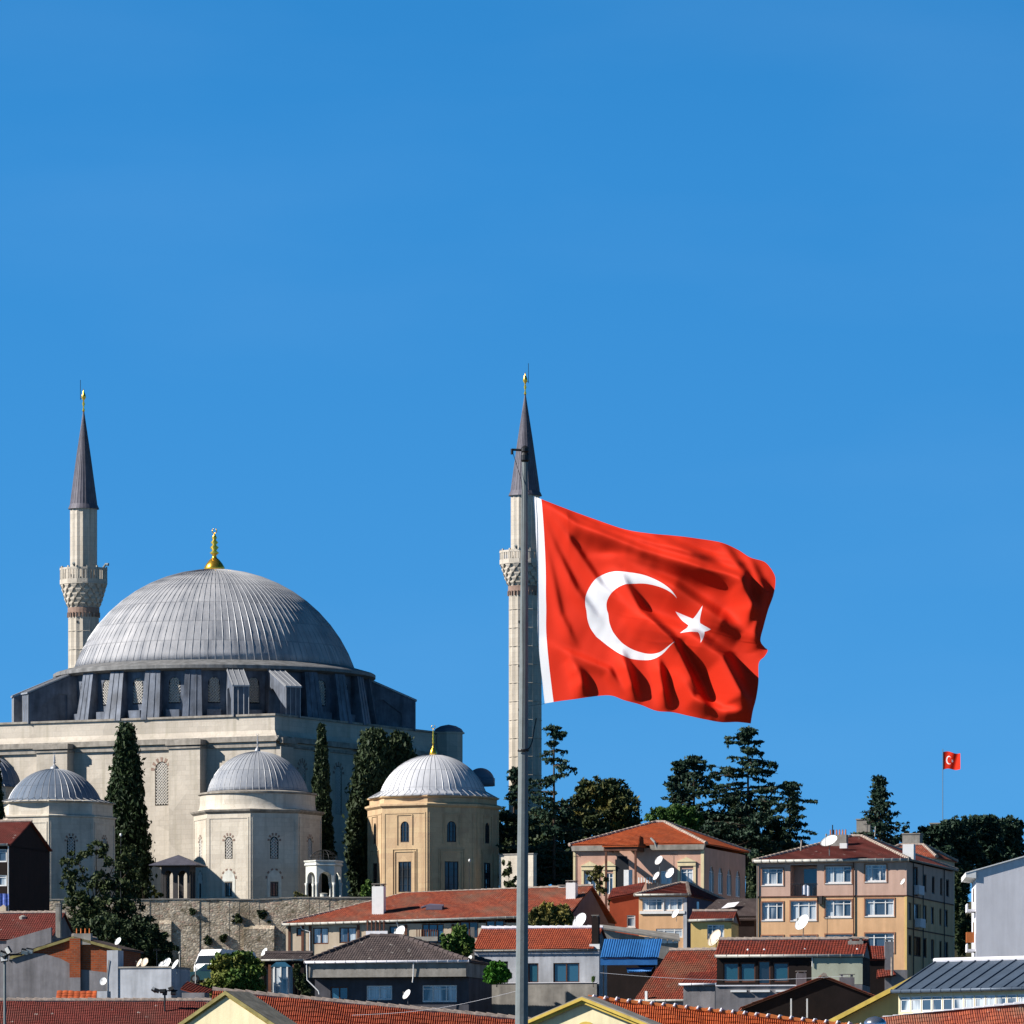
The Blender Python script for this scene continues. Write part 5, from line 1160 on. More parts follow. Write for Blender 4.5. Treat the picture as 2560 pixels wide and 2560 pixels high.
# --- apricot house with glazed balcony
t = Thing('house', 'apricot house with white glazed balcony band and dark shaded flank', 'house', 1597, 2350, 560, -12)
X, Z, H = t.X, t.Z, t.H
xe = X(1716)
t.walls(0, xe, 0, 560, t.gz, Z(2240), M_OCH, (H(1606, 1656, 2247, 2277, 'white3 curt'), H(1660, 1706, 2247, 2277, 'white3 curt'), H(1640, 1706, 2322, 2345, 'white3 curt')), d=3)
part(t, 'flank_wall', M_PURP, (xe, xe + 2.5, 2, 558, t.gz, Z(2242)))  # extra dark sheet: the flank's shade is in its colour
part(t, 'balcony_frame', M_WHT, (X(1600), X(1712), -3.5, 0, Z(2247), Z(2244)), (X(1600), X(1712), -4, 0, Z(2285), Z(2278)), (X(1657), X(1660), -2, 0, Z(2278), Z(2247)))
part(t, 'corner_pier', M_PLW, (X(1708), X(1717), -2, 0, t.gz, Z(2246)))
t.ridge_x(0, xe, 0, 560, Z(2238), Z(2238) + 40, M_TILE_MAR, ov=8, hipl=60, hipr=60)
t.gutter((-8, -11, Z(2238)), (xe + 8, -11, Z(2238)), 3)
part(t, 'flank_window', G_BLUE, (xe + 2.6, xe + 3.2, 120, 150, Z(2275), Z(2250)))
t = Thing('lean_to', 'dark lean-to roof with pale skylight in the shaded gap left of the apartment block', 'shed', 1735, 2350, 552, -12)
X, Z, H = t.X, t.Z, t.H
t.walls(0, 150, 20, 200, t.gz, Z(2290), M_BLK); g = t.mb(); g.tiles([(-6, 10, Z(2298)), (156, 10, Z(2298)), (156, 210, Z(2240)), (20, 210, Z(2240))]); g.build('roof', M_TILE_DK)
g = t.mb(); g.add([(52, 90, Z(2272)), (86, 90, Z(2268)), (92, 130, Z(2254)), (62, 130, Z(2257))], [(0, 1, 2, 3)]); g.v = [v + Vector((0, 0, 4)) for v in g.v]; g.build('skylight', M_LILAC)
t = Thing('house', 'small yellow house with zinc gutter between the apricot house and apartments', 'house', 1727, 2360, 530, -8)
X, Z, H = t.X, t.Z, t.H
t.walls(0, X(1828), 0, 160, t.gz, Z(2304), M_YEL, (H(1768, 1810, 2312, 2349, 'white3'),), d=5)
t.ridge_x(0, X(1828), 0, 160, Z(2302), Z(2302) + 26, M_TILE_MAR, ov=5); t.gutter((-6, -8, Z(2302)), (X(1828) + 6, -8, Z(2300)), 3.6)

# --- apartment block
t = Thing('apartment_block', 'four-storey apartment block, pink top storey over apricot walls, red hipped roof', 'building', 1893, 2460, 540, -14)
X, Z, H = t.X, t.Z, t.H
xe = X(2262); zf = Z(2243)
top = [H(1905, 1957, 2172, 2213, 'white3 curt sill'), H(2062, 2126, 2168, 2210, 'white3 curt sill'), H(2160, 2212, 2165, 2207, 'white3 curt sill')]
lo = [H(1905, 1957, 2256, 2301, 'white3 curt sill'), H(1976, 2040, 2254, 2302, 'white3 curt sill'), H(2062, 2126, 2252, 2295, 'white3 curt sill'), H(2160, 2231, 2250, 2293, 'white3 curt sill'),
      H(1905, 1957, 2340, 2378, 'white3 curt'), H(1976, 2040, 2340, 2378, 'white3 curt'), H(2062, 2130, 2338, 2384, 'white3 curt'), H(2160, 2231, 2336, 2384, 'white3 curt')]
def sidew(y0, y1, wn): return [(a, b, Z(y1), Z(y0), s_) for a, b, s_ in wn]
sw1 = [(220, 258, 'teal'), (330, 368, 'dark'), (440, 470, 'dark'), (520, 560, 'dark')]
t.walls(0, xe, 0, 620, zf, Z(2158), M_MAU, [H(1975, 2041, 2164, 2241, 'open')] + top, sidew(2180, 2225, sw1) + [(80, 150, zf + 4, Z(2166), 'teal brown2')], d=6, name='upper_wall')
sw2 = [(24, 62, 'teal curt'), (220, 262, 'teal curt'), (318, 360, 'teal curt'), (430, 460, 'dark'), (500, 545, 'teal curt'), (100, 160, 'curt'), (168, 185, 'dark')]
sw3 = [(24, 66, 'dark'), (215, 262, 'dark'), (318, 362, 'curt brown2'), (430, 462, 'dark'), (505, 548, 'teal'), (95, 190, 'dark brown3')]
t.walls(0, xe, 0, 620, t.gz, zf, M_OCH, lo, sidew(2258, 2302, sw2) + sidew(2340, 2390, sw3), d=6, name='lower_wall')
g = t.mb(); bx = H(1975, 2041, 2164, 2241)     # loggia
g.box(bx[0], bx[1], 46, 48, bx[2], bx[3]); g.box(bx[0] - 2, bx[0], 6, 48, bx[2], bx[3]); g.box(bx[1], bx[1] + 2, 6, 48, bx[2], bx[3]); g.box(bx[0], bx[1], 6, 48, bx[2] - 2, bx[2]); g.build('loggia', M_MAU)
part(t, 'loggia_door', G_BLUE, (X(2000), X(2034), 45, 45.8, zf + 4, Z(2172)))
g = t.mb(); g.box(bx[0], bx[1], -1, 1, Z(2212), Z(2210))
for i in range(16): g.box(bx[0] + i * 4.3, bx[0] + i * 4.3 + .9, -.5, .5, zf, Z(2212))
g.build('railing', M_IRON)
part(t, 'floor_band', M_BROWN, (-1, xe + 1, -1.6, 0, zf - 1, zf + 2), (xe, xe + 1.6, 0, 620, zf - 1, zf + 2)); part(t, 'floor_band', M_BROWN, (xe, xe + 1.6, 0, 620, Z(2325), Z(2322)))
for h in top + lo:       # plaster surrounds
    g = t.mb(); a, b, c, e = h[:4]; w_ = 3
    for bb in ((a - w_, a, c - w_, e + w_), (b, b + w_, c - w_, e + w_), (a, b, c - w_, c), (a, b, e, e + w_)): g.box(bb[0], bb[1], -1.3, 0, bb[2], bb[3])
    g.build('window_surround', mat('terracotta_trim', (.36, .17, .10), .85, .1, 1, .1))
t.ridge_x(0, xe, 0, 620, Z(2153), Z(2153) + 74, M_TILE_OLD, ov=8, hipl=185, hipr=185)
t.gutter((-8, -12, Z(2154)), (xe + 8, -12, Z(2154)), 4.4); t.gutter((xe + 10, -8, Z(2154)), (xe + 10, 628, Z(2154)), 2.6, M_CONC)
pipe(t, [(X(2132), -3, Z(2156)), (X(2132), -3, Z(2345))], 1.5, M_BROWN); pipe(t, [(1, -3, Z(2156)), (1, -3, t.gz)], 1.6, M_CONC); pipe(t, [(xe + 3, 75, Z(2156)), (xe + 3, 75, t.gz)], 1.4, M_IRON)
pipe(t, [(xe + 3, 200, Z(2156)), (xe + 3, 200, t.gz)], 1.3, M_IRON); pipe(t, [(xe + 3, 480, Z(2156)), (xe + 3, 480, t.gz)], 1.3, M_IRON)
part(t, 'corner_strip', M_YEL, (xe - 5, xe + .7, -.8, 2, t.gz, zf - 2))
t.chimney(X(2262) - 22, X(2262) + 6, 60, 84, Z(2150), Z(2112), M_WHT, cap=False); t.chimney(X(2075) - 44, X(2120) - 44, 180, 205, Z(2110), Z(2080), M_CONC, pots=6, cap=False)
t.chimney(X(2104) - 30, X(2122) - 30, 110, 124, Z(2118), Z(2105), M_WHT, cap=False)
pipe(t, [(X(2085) - 45, 190, Z(2090)), (X(2085) - 45, 190, Z(2055))], 1.4, M_IRON, 'aerial'); pipe(t, [(X(2190) - 45, 190, Z(2085)), (X(2192) - 45, 190, Z(2060))], 1.2, M_GUT, 'aerial'); pipe(t, [(X(2006) - 20, 70, Z(2125)), (X(2008) - 20, 70, Z(2098))], 2, M_CORN, 'vent_pipe')
part(t, 'side_balcony', M_LILAC, (xe + 1, xe + 14, 90, 160, Z(2236), Z(2213))); part(t, 'side_balcony', M_LILAC, (xe + 1, xe + 16, 100, 165, Z(2318), Z(2296)))
part(t, 'signboard', mat('dark_panel', (.05, .045, .045), .7), (X(2043), X(2055), -9, -2, Z(2262), Z(2243)))
tt = Thing('laundry', 'white laundry hanging over the apartment loggia railing', 'laundry', 2013, 2232, 538.6, 0, None, False)
g = tt.mb(); g.add([(-8 + 3 * i, 1.2 * math.sin(i * 2), z_) for i in range(7) for z_ in (-6 + 2 * math.sin(i), 22 - abs(i - 3) * 2)], [(2 * i, 2 * i + 2, 2 * i + 3, 2 * i + 1) for i in range(6)]); g.build('cloth', M_CLOTH)

# --- white block at the right edge
t = Thing('building', 'tall blank pale-grey gable wall with white eaves at the right edge', 'building', 2440, 2470, 470, -1.2)
X, Z, H = t.X, t.Z, t.H
g = t.mb(); g.prism([(0, t.gz), (240, t.gz), (240, Z(2106)), (0, Z(2174))], 0, 300); g.build('wall', M_LILAC)
g = t.mb(); g.slab([(-26, -6, Z(2181)), (246, -6, Z(2104)), (246, 306, Z(2104)), (-26, 306, Z(2181))], 3); g.prism([(-26, Z(2193)), (0, Z(2196)), (0, Z(2176)), (-26, Z(2184))], -5, 300); g.build('roof', M_WHT)
for z_ in (2272, 2372): part(t, 'balcony', M_LILAC, (-22, 0, 20, 120, Z(z_ + 6), Z(z_)), (-22, -19, 20, 120, Z(z_), Z(z_ - 14)))
g = t.mb(); g.X = T((0, 300, 0)) @ RZ(-90)
part(t, 'balcony_box', M_ORG, (-24, -4, 6, 30, Z(2356), Z(2330)))
for z0 in (2215, 2300, 2400): part(t, 'side_window', G_DARK, (-.8, .2, 120, 190, Z(z0 + 34), Z(z0)))

# --- black gabled house at the left edge
t = Thing('house', 'tall narrow house with shade-black gable wall and dull red roof at the left edge', 'house', -60, 2285, 560, -14.5)
X, Z, H = t.X, t.Z, t.H
xe = X(24)
t.walls(0, xe, 0, 330, t.gz, Z(2115), M_BLK, (H(-4, 18, 2124, 2156, 'white curt'), H(-4, 18, 2188, 2216, 'blue white'), H(-50, -20, 2124, 2156, 'white'), H(-50, -20, 2188, 2216, 'white')), d=4)  # black stands for the shaded gable side, put into the wall colour
t.ridge_x(0, xe, 0, 330, Z(2112), Z(2112) + 65, M_TILE_OLD, ov=6, gm=None); t.gable_end(xe, 0, 330, Z(2118), Z(2112) + 63, M_BLK, th=3)
t.gutter((-6, -8, Z(2113)), (xe - 2, -8, Z(2113)), 3.2); pipe(t, [(xe - 1, -3, Z(2116)), (xe - 1, -3, t.gz)], 1.5, M_WHT)
part(t, 'balcony', M_PLC, (0, xe - 4, -14, 0, Z(2285), Z(2262)))
tt = Thing('laundry', 'blue and white washing on the balcony of the black gabled house', 'laundry', 4, 2262, 555, 0, None, False)
g = tt.mb(); g.add([(-14 + 4 * i, 1.2 * math.sin(i * 2), z_) for i in range(9) for z_ in (-2 + 3 * math.sin(i * 1.7), 28)], [(2 * i, 2 * i + 2, 2 * i + 3, 2 * i + 1) for i in range(8)]); g.build('cloth', M_PLASTB)

# --- left foreground group
t = Thing('house', 'low house with faded red tiled roof right below the black gabled house', 'house', -40, 2400, 510, -10)
X, Z, H = t.X, t.Z, t.H
t.walls(0, 172, 0, 300, t.gz, Z(2352), M_PLG); t.ridge_x(0, 168, 0, 300, Z(2349), Z(2349) + 71, M_TILE_OLD, ov=5)
g = t.mb(); g.prism([(60, Z(2400)), (176, Z(2400)), (176, Z(2320)), (62, Z(2352))], -16, -2); g.build('side_wall', M_PLG)
g = t.mb(); g.lathe([(8, Z(2300)), (10, Z(2288)), (3, Z(2284))], 10, X(30), 120); g.build('roof_vent', M_CONC)
t.chimney(X(136), X(148), 20, 40, Z(2345), Z(2262), M_CONC)
t = Thing('house', 'gabled house of bare orange brick patched with grey render, four clay chimney pots', 'house', 185, 2480, 462, -9)
X, Z, H = t.X, t.Z, t.H
gable_wall(t, X(30), Z(2390), 0, Z(2343), X(300), Z(2373), 0, 260, M_BRICK)
gable_y(t, X(30), Z(2388), 0, Z(2340), X(300), Z(2371), 0, 260, M_TILE_DK, ov=6, ovy=7, rake=[(M_OLIVE, 1, 8, 1)])
g = t.mb(); g.prism([(X(30), t.gz), (X(174), t.gz), (X(174), Z(2408)), (X(150), Z(2396)), (X(110), Z(2384)), (X(66), Z(2382)), (X(30), Z(2396))], -1.6, -.2); g.build('render_patch', M_PLG)
g = t.mb(); g.prism([(X(203), t.gz), (X(268), t.gz), (X(268), Z(2432)), (X(240), Z(2428)), (X(203), Z(2424))], -1.4, -.2); g.build('render_patch', M_PLG)
part(t, 'chimney_breast', M_BRICK, (X(176), X(203), -10, 0, Z(2444), Z(2346))); part(t, 'chimney_breast', M_PLG, (X(176), X(203), -10, 0, t.gz, Z(2444)))
t.chimney(X(186), X(229), -8, 14, Z(2362), Z(2334), M_CONC, pots=4, cap=False)
t = Thing('house', 'whitewashed flat-roofed box house with a tall side stack and stained walls', 'house', 272, 2520, 432, -16)
X, Z, H = t.X, t.Z, t.H
t.walls(0, X(430), 0, 150, t.gz, Z(2421), M_PLW); part(t, 'parapet_cap', M_CONC, (-1, X(430) + 2, -2.5, 8, Z(2421), Z(2417)), (X(430) - 6, X(430) + 2, 8, 150, Z(2421), Z(2417)))
part(t, 'stack', M_PLW, (-4, X(296), -3, 40, t.gz, Z(2376))); pipe(t, [(2, -5, Z(2400)), (-4, -5, Z(2440)), (-4, -5, Z(2500))], 1, M_CONC)
part(t, 'flat_roof', M_CONC, (X(296), X(428), 8, 150, Z(2421) + .2, Z(2419)))
t = Thing('outbuilding', 'tiny whitewashed block carrying a dish in front of the brick gable', 'shed', 243, 2515, 415, -15); t.walls(0, 26, 0, 30, t.gz, t.Z(2478), M_PLW)
t = Thing('outbuilding', 'low pale wall and lean-to roof right of the whitewashed box house', 'shed', 447, 2515, 428, -12)
t.walls(8, 66, 0, 50, t.gz, t.Z(2482), M_PLG); g = t.mb(); g.tiles([(-8, 50, t.Z(2470)), (58, 50, t.Z(2488)), (58, 120, t.Z(2468)), (-8, 120, t.Z(2450))]); g.build('roof', M_TILE_MAR)
t = Thing('outbuilding', 'small shed with clean bright orange tiles above the long maroon roof', 'shed', 140, 2540, 398)
t.walls(0, 96, 0, 70, t.gz, t.Z(2512), M_PLG); g = t.mb(); g.tiles([(-2, -4, t.Z(2516)), (98, -4, t.Z(2516)), (98, 76, t.Z(2475)), (-2, 76, t.Z(2475))], col=.3); g.build('roof', M_TILE_BRIGHT)
t = Thing('house', 'long low house with mottled maroon tiled roof across the bottom left', 'house', -60, 2640, 380, 0)
t.walls(0, 690, 0, 540, t.gz, 8, M_PLG); t.ridge_x(0, 690, 0, 540, 12, 12 + 133, M_TILE_OLD, ov=6, tile=dict(col=.1, row=.30))
t = Thing('house', 'pale yellow gable with mossy olive verge at the bottom left of centre', 'house', 567, 2620, 290, -27)
X, Z, H = t.X, t.Z, t.H; sl = .60
gable_wall(t, -230, Z(2487) - 230 * sl, 0, Z(2487), 230, Z(2487) - 230 * sl, 0, 110, M_PALE)
gable_y(t, -230, Z(2477) - 230 * sl, 0, Z(2477), 230, Z(2477) - 230 * sl, 0, 112, mat('mossy_grey_board', (.33, .29, .22), .9, .3, 3, .3), ov=8, ovy=7, slab=True, th=5, rake=[(M_OLIVE, 0, 10, 2), (M_YELW, 10, 14, -3)])
t = Thing('house', 'long clean red tiled roof sloping down from the first pale gable to the flagpole', 'house', 560, 2720, 302, 0)
t.walls(10, 740, 10, 880, t.gz, -36, M_PALE); t.ridge_x(-40, 760, 0, 888, 6, 218, M_TILE_RED, ov=6, slope=-38, tile=dict(col=.085, row=.42, amp=.042))
t = Thing('house', 'pale yellow pediment with thick mustard mouldings and arched window below centre', 'house', 1462, 2640, 280, -24)
X, Z, H = t.X, t.Z, t.H; sl = .385
gable_wall(t, -330, Z(2505) - 330 * sl, 0, Z(2505), 330, Z(2505) - 330 * sl, 0, 50, M_PALE)
gable_y(t, -330, Z(2490) - 330 * sl, 0, Z(2490), 330, Z(2490) - 330 * sl, 0, 52, M_CONC, ov=10, ovy=16, slab=True, th=4, rake=[(M_YELW, 3, 11, 4), (M_YELW, 11.2, 19, -6)])
g = t.mb(); n = 16; c0, cz, r0, r1 = 4, Z(2585), 24, 31
for i in range(n):
    a, b = math.pi * i / n, math.pi * (i + 1) / n
    g.add([(c0 + rr * math.cos(q_), -5, cz + rr * math.sin(q_)) for rr, q_ in ((r0, a), (r1, a), (r1, b), (r0, b))] + [(c0 + rr * math.cos(q_), 0, cz + rr * math.sin(q_)) for rr, q_ in ((r0, a), (r1, a), (r1, b), (r0, b))], [(0, 1, 2, 3), (1, 5, 6, 2), (0, 4, 7, 3)])
g.build('arch_moulding', M_YELW)
g = t.mb(); g.add([(c0, -.8, cz)] + [(c0 + r0 * math.cos(math.pi * i / n), -.8, cz + r0 * math.sin(math.pi * i / n)) for i in range(n + 1)], [(0, i + 1, i + 2) for i in range(n)]); g.build('window', G_DARK)
t = Thing('house', 'orange tiled roof with white mortar blobs along its ridge right of the mustard pediment', 'house', 1480, 2740, 308, 0)
t.walls(10, 700, 10, 880, t.gz, -36, M_PALE)
o = t.ridge_x(0, 700, 0, 880, 5, 217, M_TILE_BRIGHT, ov=6, slope=-38, mr=M_ORG, tile=dict(col=.085, row=.42, amp=.042)); zl, zr_ = 255, 179
for i in range(24):
    f = (i + .5) / 24; g = t.mb(); x = -6 + 712 * f; zz = zl + (zr_ - zl) * f
    g.tube([(x - 3, 430, zz + 3), (x, 436, zz + 10 + random.uniform(-1, 1)), (x + 5, 440, zz + 9), (x + 10, 442, zz + 2)], 3.4, 7, 2.4); g.build('mortar_cap', M_LILAC, o)
t = Thing('house', 'weathered orange-red roof with white ridge at the bottom right corner', 'house', 2030, 2720, 338, 0)
t.walls(10, 690, 10, 700, t.gz, -34, M_PALE); t.ridge_x(0, 700, 0, 700, -4, 207, M_TILE_RUST, ov=6, slope=27, mr=M_LILAC, tile=dict(col=.1, row=.34, amp=.028), hipl=200)
sk = Thing('roof_ventilator', 'shiny rounded metal roof ventilator on the bottom right roof', 'ventilator', 2188, 2572, 325, 0, None, False)
g = sk.mb(); g.lathe([(20, -20), (20, 4), (29, 8), (27, 18), (18, 27), (2, 31)], 24); g.build('cowl', mat('polished_metal', (.6, .62, .68), .2, .05, 3, 0, .9, .5), None, True)
# --- grey metal roofed hall
t = Thing('hall', 'hall with blue-grey standing-seam metal roof and white clerestory windows at lower right', 'hall', 2246, 2620, 372, -40)
X, Z, H = t.X, t.Z, t.H
Lh = 520; t.walls(0, Lh, 0, 320, t.gz, Z(2482), M_PALE, [(6 + i * 33, 6 + i * 33 + 31, Z(2530), Z(2492), 'white curt') for i in range(15)], d=3)
g = t.mb(); ze, zr = Z(2476), Z(2476) + 76; ov = 8
A = [(-ov, -12, ze), (Lh, -12, ze), (Lh, 160, zr), (-ov + 6, 160, zr)]; g.slab(A, 3); g.slab([(Lh, 332, ze), (-ov, 332, ze), (-ov + 6, 160, zr), (Lh, 160, zr)], 3); o = g.build('roof', M_SLATE)
for i in range(13):
    g = t.mb(); x = -ov + 4 + i * 42; g.tube([(x, -12, ze + 1), (x + 2, 160, zr + 1)], 2.6, 6); g.build('seam', M_SLATE, o)
g = t.mb(); g.tube([(-ov, 160, zr + 3), (Lh, 160, zr + 3)], 6, 8); g.build('ridge_cap', M_LILAC, o); t.gutter((-ov, -17, ze - 3), (Lh, -17, ze - 3), 5, M_SLATE)
t = Thing('house', 'mustard yellow gable with steep yellow verge left of the metal roofed hall', 'house', 2300, 2640, 392, -16)
X, Z, H = t.X, t.Z, t.H; sl = .50
gable_wall(t, -260, Z(2446) - 260 * sl, 0, Z(2446), 60, Z(2446) - 60 * sl, 0, 200, M_YEL)
gable_y(t, -260, Z(2434) - 260 * sl, 0, Z(2434), 60, Z(2434) - 60 * sl, 0, 200, M_CONC, ov=6, ovy=24, slab=True, th=3, rake=[(M_YELW, 1, 13, 4)])

# --- middle group
t = Thing('house', 'grey house with dark lichened hipped roof and long concrete balcony front', 'house', 768, 2530, 435, -13)
X, Z, H = t.X, t.Z, t.H
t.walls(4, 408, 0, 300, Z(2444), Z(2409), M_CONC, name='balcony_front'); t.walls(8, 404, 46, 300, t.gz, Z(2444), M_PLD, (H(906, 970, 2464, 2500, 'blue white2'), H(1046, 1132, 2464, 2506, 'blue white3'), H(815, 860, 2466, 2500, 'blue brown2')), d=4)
t.ridge_x(0, 412, 0, 300, Z(2405), Z(2405) + 68, M_TILE_DK, ov=5, hipl=130, hipr=215, mr=M_TILE_DK); t.gutter((-5, -8, Z(2406)), (417, -8, Z(2406)), 3.4, M_LILAC)
pipe(t, [(0, -6, Z(2409)), (1, -4, Z(2450)), (30, -4, Z(2478)), (32, -4, Z(2486))], 1.6, M_WHT); pipe(t, [(X(1036), -6, Z(2409)), (X(1035), -4, Z(2440)), (X(1033), -4, Z(2458))], 1.6, M_WHT)
t = Thing('terrace_wall', 'tall thin chimney-like wall stub between the dark hipped roof and the red roof', 'wall', 1176, 2420, 437); t.walls(0, 10, 0, 90, t.gz, t.Z(2318), M_CONC)
t = Thing('house', 'white rendered house with red tiled roof and balcony parapet behind the flagpole foot', 'house', 1186, 2525, 442, -12)
X, Z, H = t.X, t.Z, t.H
t.walls(0, 318, 0, 220, t.gz, Z(2377), M_PLW, (H(1190, 1214, 2402, 2459, 'dark'), H(1320, 1346, 2409, 2459, 'teal brown'), H(1383, 1448, 2409, 2459, 'blue brown2'), H(1230, 1270, 2404, 2459, 'dark')), d=6)
t.ridge_x(0, 300, 0, 220, Z(2374), Z(2374) + 56, M_TILE_RED, ov=5, mr=M_LILAC, tile=dict(col=.12, row=.3)); t.gutter((-4, -8, Z(2377)), (318, -8, Z(2377)), 2, M_CONC)
part(t, 'balcony_parapet', M_CONC, (-2, 319, -34, -30, t.gz, Z(2460))); part(t, 'balcony_floor', M_CONC, (0, 318, -30, 0, Z(2466), Z(2462)))
part(t, 'parapet_cap', M_LILAC, (-3, 320, -36, -29, Z(2460), Z(2458)))
t.chimney(297, 314, 10, 30, Z(2376), Z(2294), M_BLK); part(t, 'chimney_base', M_WHT, (292, 318, 6, 12, Z(2375), Z(2362)))
t = Thing('shed', 'shed with bright blue corrugated awning over a shade-black wall', 'shed', 1506, 2520, 434, -8)
X, Z, H = t.X, t.Z, t.H
t.walls(4, 130, 60, 200, t.gz, Z(2392), M_BLK)  # solid black wall stands in for the shadow under the awning
g = t.mb(); g.tiles([(0, -40, Z(2395)), (146, -40, Z(2394)), (146, 40, Z(2347)), (0, 40, Z(2348))], col=.13, row=30, amp=.03, th=1); g.build('awning', M_BLUE)
part(t, 'fascia', M_BLUE, (0, 143, -39, -37, Z(2414), Z(2398))); g = t.mb(); g.tiles([(70, -50, Z(2432)), (128, -50, Z(2430)), (128, 0, Z(2418)), (60, 0, Z(2420))], col=.13, row=30, amp=.03, th=1); g.build('lower_awning', M_BLUE)
for x in (6, 138): part(t, 'post', M_IRON, (x, x + 3, -38, -35, t.gz, Z(2400)))
t = Thing('shed', 'long lean-to with sloping zinc edge and white wall panels above the blue awning', 'shed', 1500, 2400, 505)
X, Z, H = t.X, t.Z, t.H
g = t.mb(); g.prism([(0, t.gz), (196, t.gz), (196, Z(2356)), (0, Z(2324))], 0, 120); g.build('wall', M_CONC)
g = t.mb(); g.slab([(-2, -8, Z(2318)), (200, -8, Z(2350)), (200, 124, Z(2330)), (-2, 124, Z(2306))], 4); g.build('roof', M_CONC)
for i in range(6): part(t, 'wall_panel', M_WHT, (X(1611) + i * 14.5, X(1611) + i * 14.5 + 13, -1.5, 0, Z(2358), Z(2342 + i * 1.6)))
t = Thing('house', 'house with wide weathered red tiled roof right of the blue awning', 'house', 1597, 2580, 424, -15)
X, Z, H = t.X, t.Z, t.H
t.walls(0, 200, 0, 560, t.gz, Z(2500), M_PLG); g = t.mb(); zr = Z(2376) + 8
g.tiles([(-10, -6, Z(2500)), (206, -6, Z(2500)), (206, 272, zr), (12, 272, zr)], col=.12, row=.3); g.tiles([(206, 560, Z(2500)), (-10, 560, Z(2500)), (12, 272, zr), (206, 272, zr)]); o = g.build('roof', M_TILE_WTH)
g = t.mb(); g.ridge((12, 272, zr + 1), (206, 272, zr + 1)); g.build('ridge_tiles', M_RIDGE, o); t.gutter((-10, -10, Z(2502)), (206, -10, Z(2502)), 3); t.gable_end(200, 0, 554, Z(2502), zr - 4, M_BLK)
t.walls(X(1722), X(1800), -60, -7, t.gz, Z(2466), M_PLG, name='extension_wall'); g = t.mb(); g.tiles([(X(1714), -66, Z(2464)), (X(1804), -66, Z(2464)), (X(1804), 40, Z(2430)), (X(1714), 40, Z(2430))]); g.build('extension_roof', M_TILE_MAR); t.gutter((X(1713), -69, Z(2464)), (X(1805), -69, Z(2464)), 3, M_LILAC, 'extension_gutter')
part(t, 'roof_stub', M_WHT, (X(1614), X(1620), -8, -2, Z(2506), Z(2478)))
t = Thing('house', 'long low house with brown framed windows and zinc gutter below the apartment block', 'house', 1792, 2560, 412, -8)
X, Z, H = t.X, t.Z, t.H
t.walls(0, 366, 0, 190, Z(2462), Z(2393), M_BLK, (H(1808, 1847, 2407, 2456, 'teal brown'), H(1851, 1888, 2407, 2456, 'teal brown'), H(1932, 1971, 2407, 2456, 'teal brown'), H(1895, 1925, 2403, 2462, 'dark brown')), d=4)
part(t, 'side_panel', M_GREEN, (X(2028), 366, -3, 0, Z(2462), Z(2396)))
t.walls(-2, 366, -10, 190, t.gz, Z(2463), M_PLG, name='lower_wall'); part(t, 'sill_band', M_LILAC, (-2, X(1992), -14, -10, Z(2466), Z(2463)))
for a, b in ((1828, 1868), (1877, 1926), (1940, 1985)): part(t, 'ledge', M_WHT, (X(a), X(b), -18, -10, Z(2481), Z(2476)))
t.ridge_x(0, 366, 0, 190, Z(2389), Z(2389) + 42, M_TILE_MAR, ov=5); t.gutter((-4, -9, Z(2391)), (369, -9, Z(2391)), 4)
pipe(t, [(X(2030), -6, Z(2394)), (X(2030), -6, Z(2418))], 1.3, M_WHT)
for px in (1866, 1907, 2008, 2138): g = t.mb(); g.lathe([(3, Z(2385)), (3.5, Z(2374)), (1, Z(2371))], 8, X(px), 30); g.build('roof_vent', M_WHT)
t.chimney(X(2112), X(2150), 60, 80, Z(2372), Z(2352), M_CONC)
t = Thing('house', 'gable coloured dark as shade with brown tiled verges in front of the long low house', 'house', 2060, 2540, 398, 0)
X, Z, H = t.X, t.Z, t.H; sl = .385
gable_wall(t, -200, Z(2446) - 200 * sl, 0, Z(2446), 125, Z(2446) - 125 * sl, 0, 200, M_BLK)  # gable's shade put into its near-black colour
gable_y(t, -200, Z(2440) - 200 * sl, 0, Z(2440), 125, Z(2440) - 125 * sl, 0, 200, M_TILE_RUST, ov=6, ovy=6, rake=[(M_BROWN, 1, 5, 0)])
t.chimney(X(1992), X(2017), 30, 50, Z(2475), Z(2432), M_PLG); t.chimney(X(2100), X(2138), 40, 60, Z(2478), Z(2442), M_PLG)
for px in (1977, 2017): part(t, 'vent_pipe', M_WHT, (X(px) - 1.8, X(px) + 1.8, -22, -18, Z(2545), Z(2497)))
t = Thing('house', 'small stepped house with dark red roof and tall grey chimney beside the apartment corner', 'house', 2160, 2480, 500, 0)
X, Z, H = t.X, t.Z, t.H
t.walls(0, 60, 0, 160, t.gz, Z(2398), M_BLK); g = t.mb(); g.tiles([(-3, -5, Z(2398)), (54, -5, Z(2398)), (54, 80, Z(2362)), (-3, 80, Z(2362))]); g.tiles([(30, -30, Z(2445)), (78, -30, Z(2438)), (64, 30, Z(2404)), (34, 30, Z(2404))]); g.build('roof', M_TILE_MAR)
t.chimney(X(2212), X(2234), -6, 16, t.gz, Z(2354), M_PLG); pipe(t, [(X(2228), -36, Z(2440)), (X(2228), -36, Z(2394))], 3, M_RIDGE, 'flue')
part(t, 'side_annex', M_PLG, (X(2228), X(2268), -10, 60, t.gz, Z(2425)))
t = Thing('house', 'little house with white framed glazed bay and dark eaves beside the grey balcony house', 'house', 655, 2505, 472, -12)
X, Z, H = t.X, t.Z, t.H
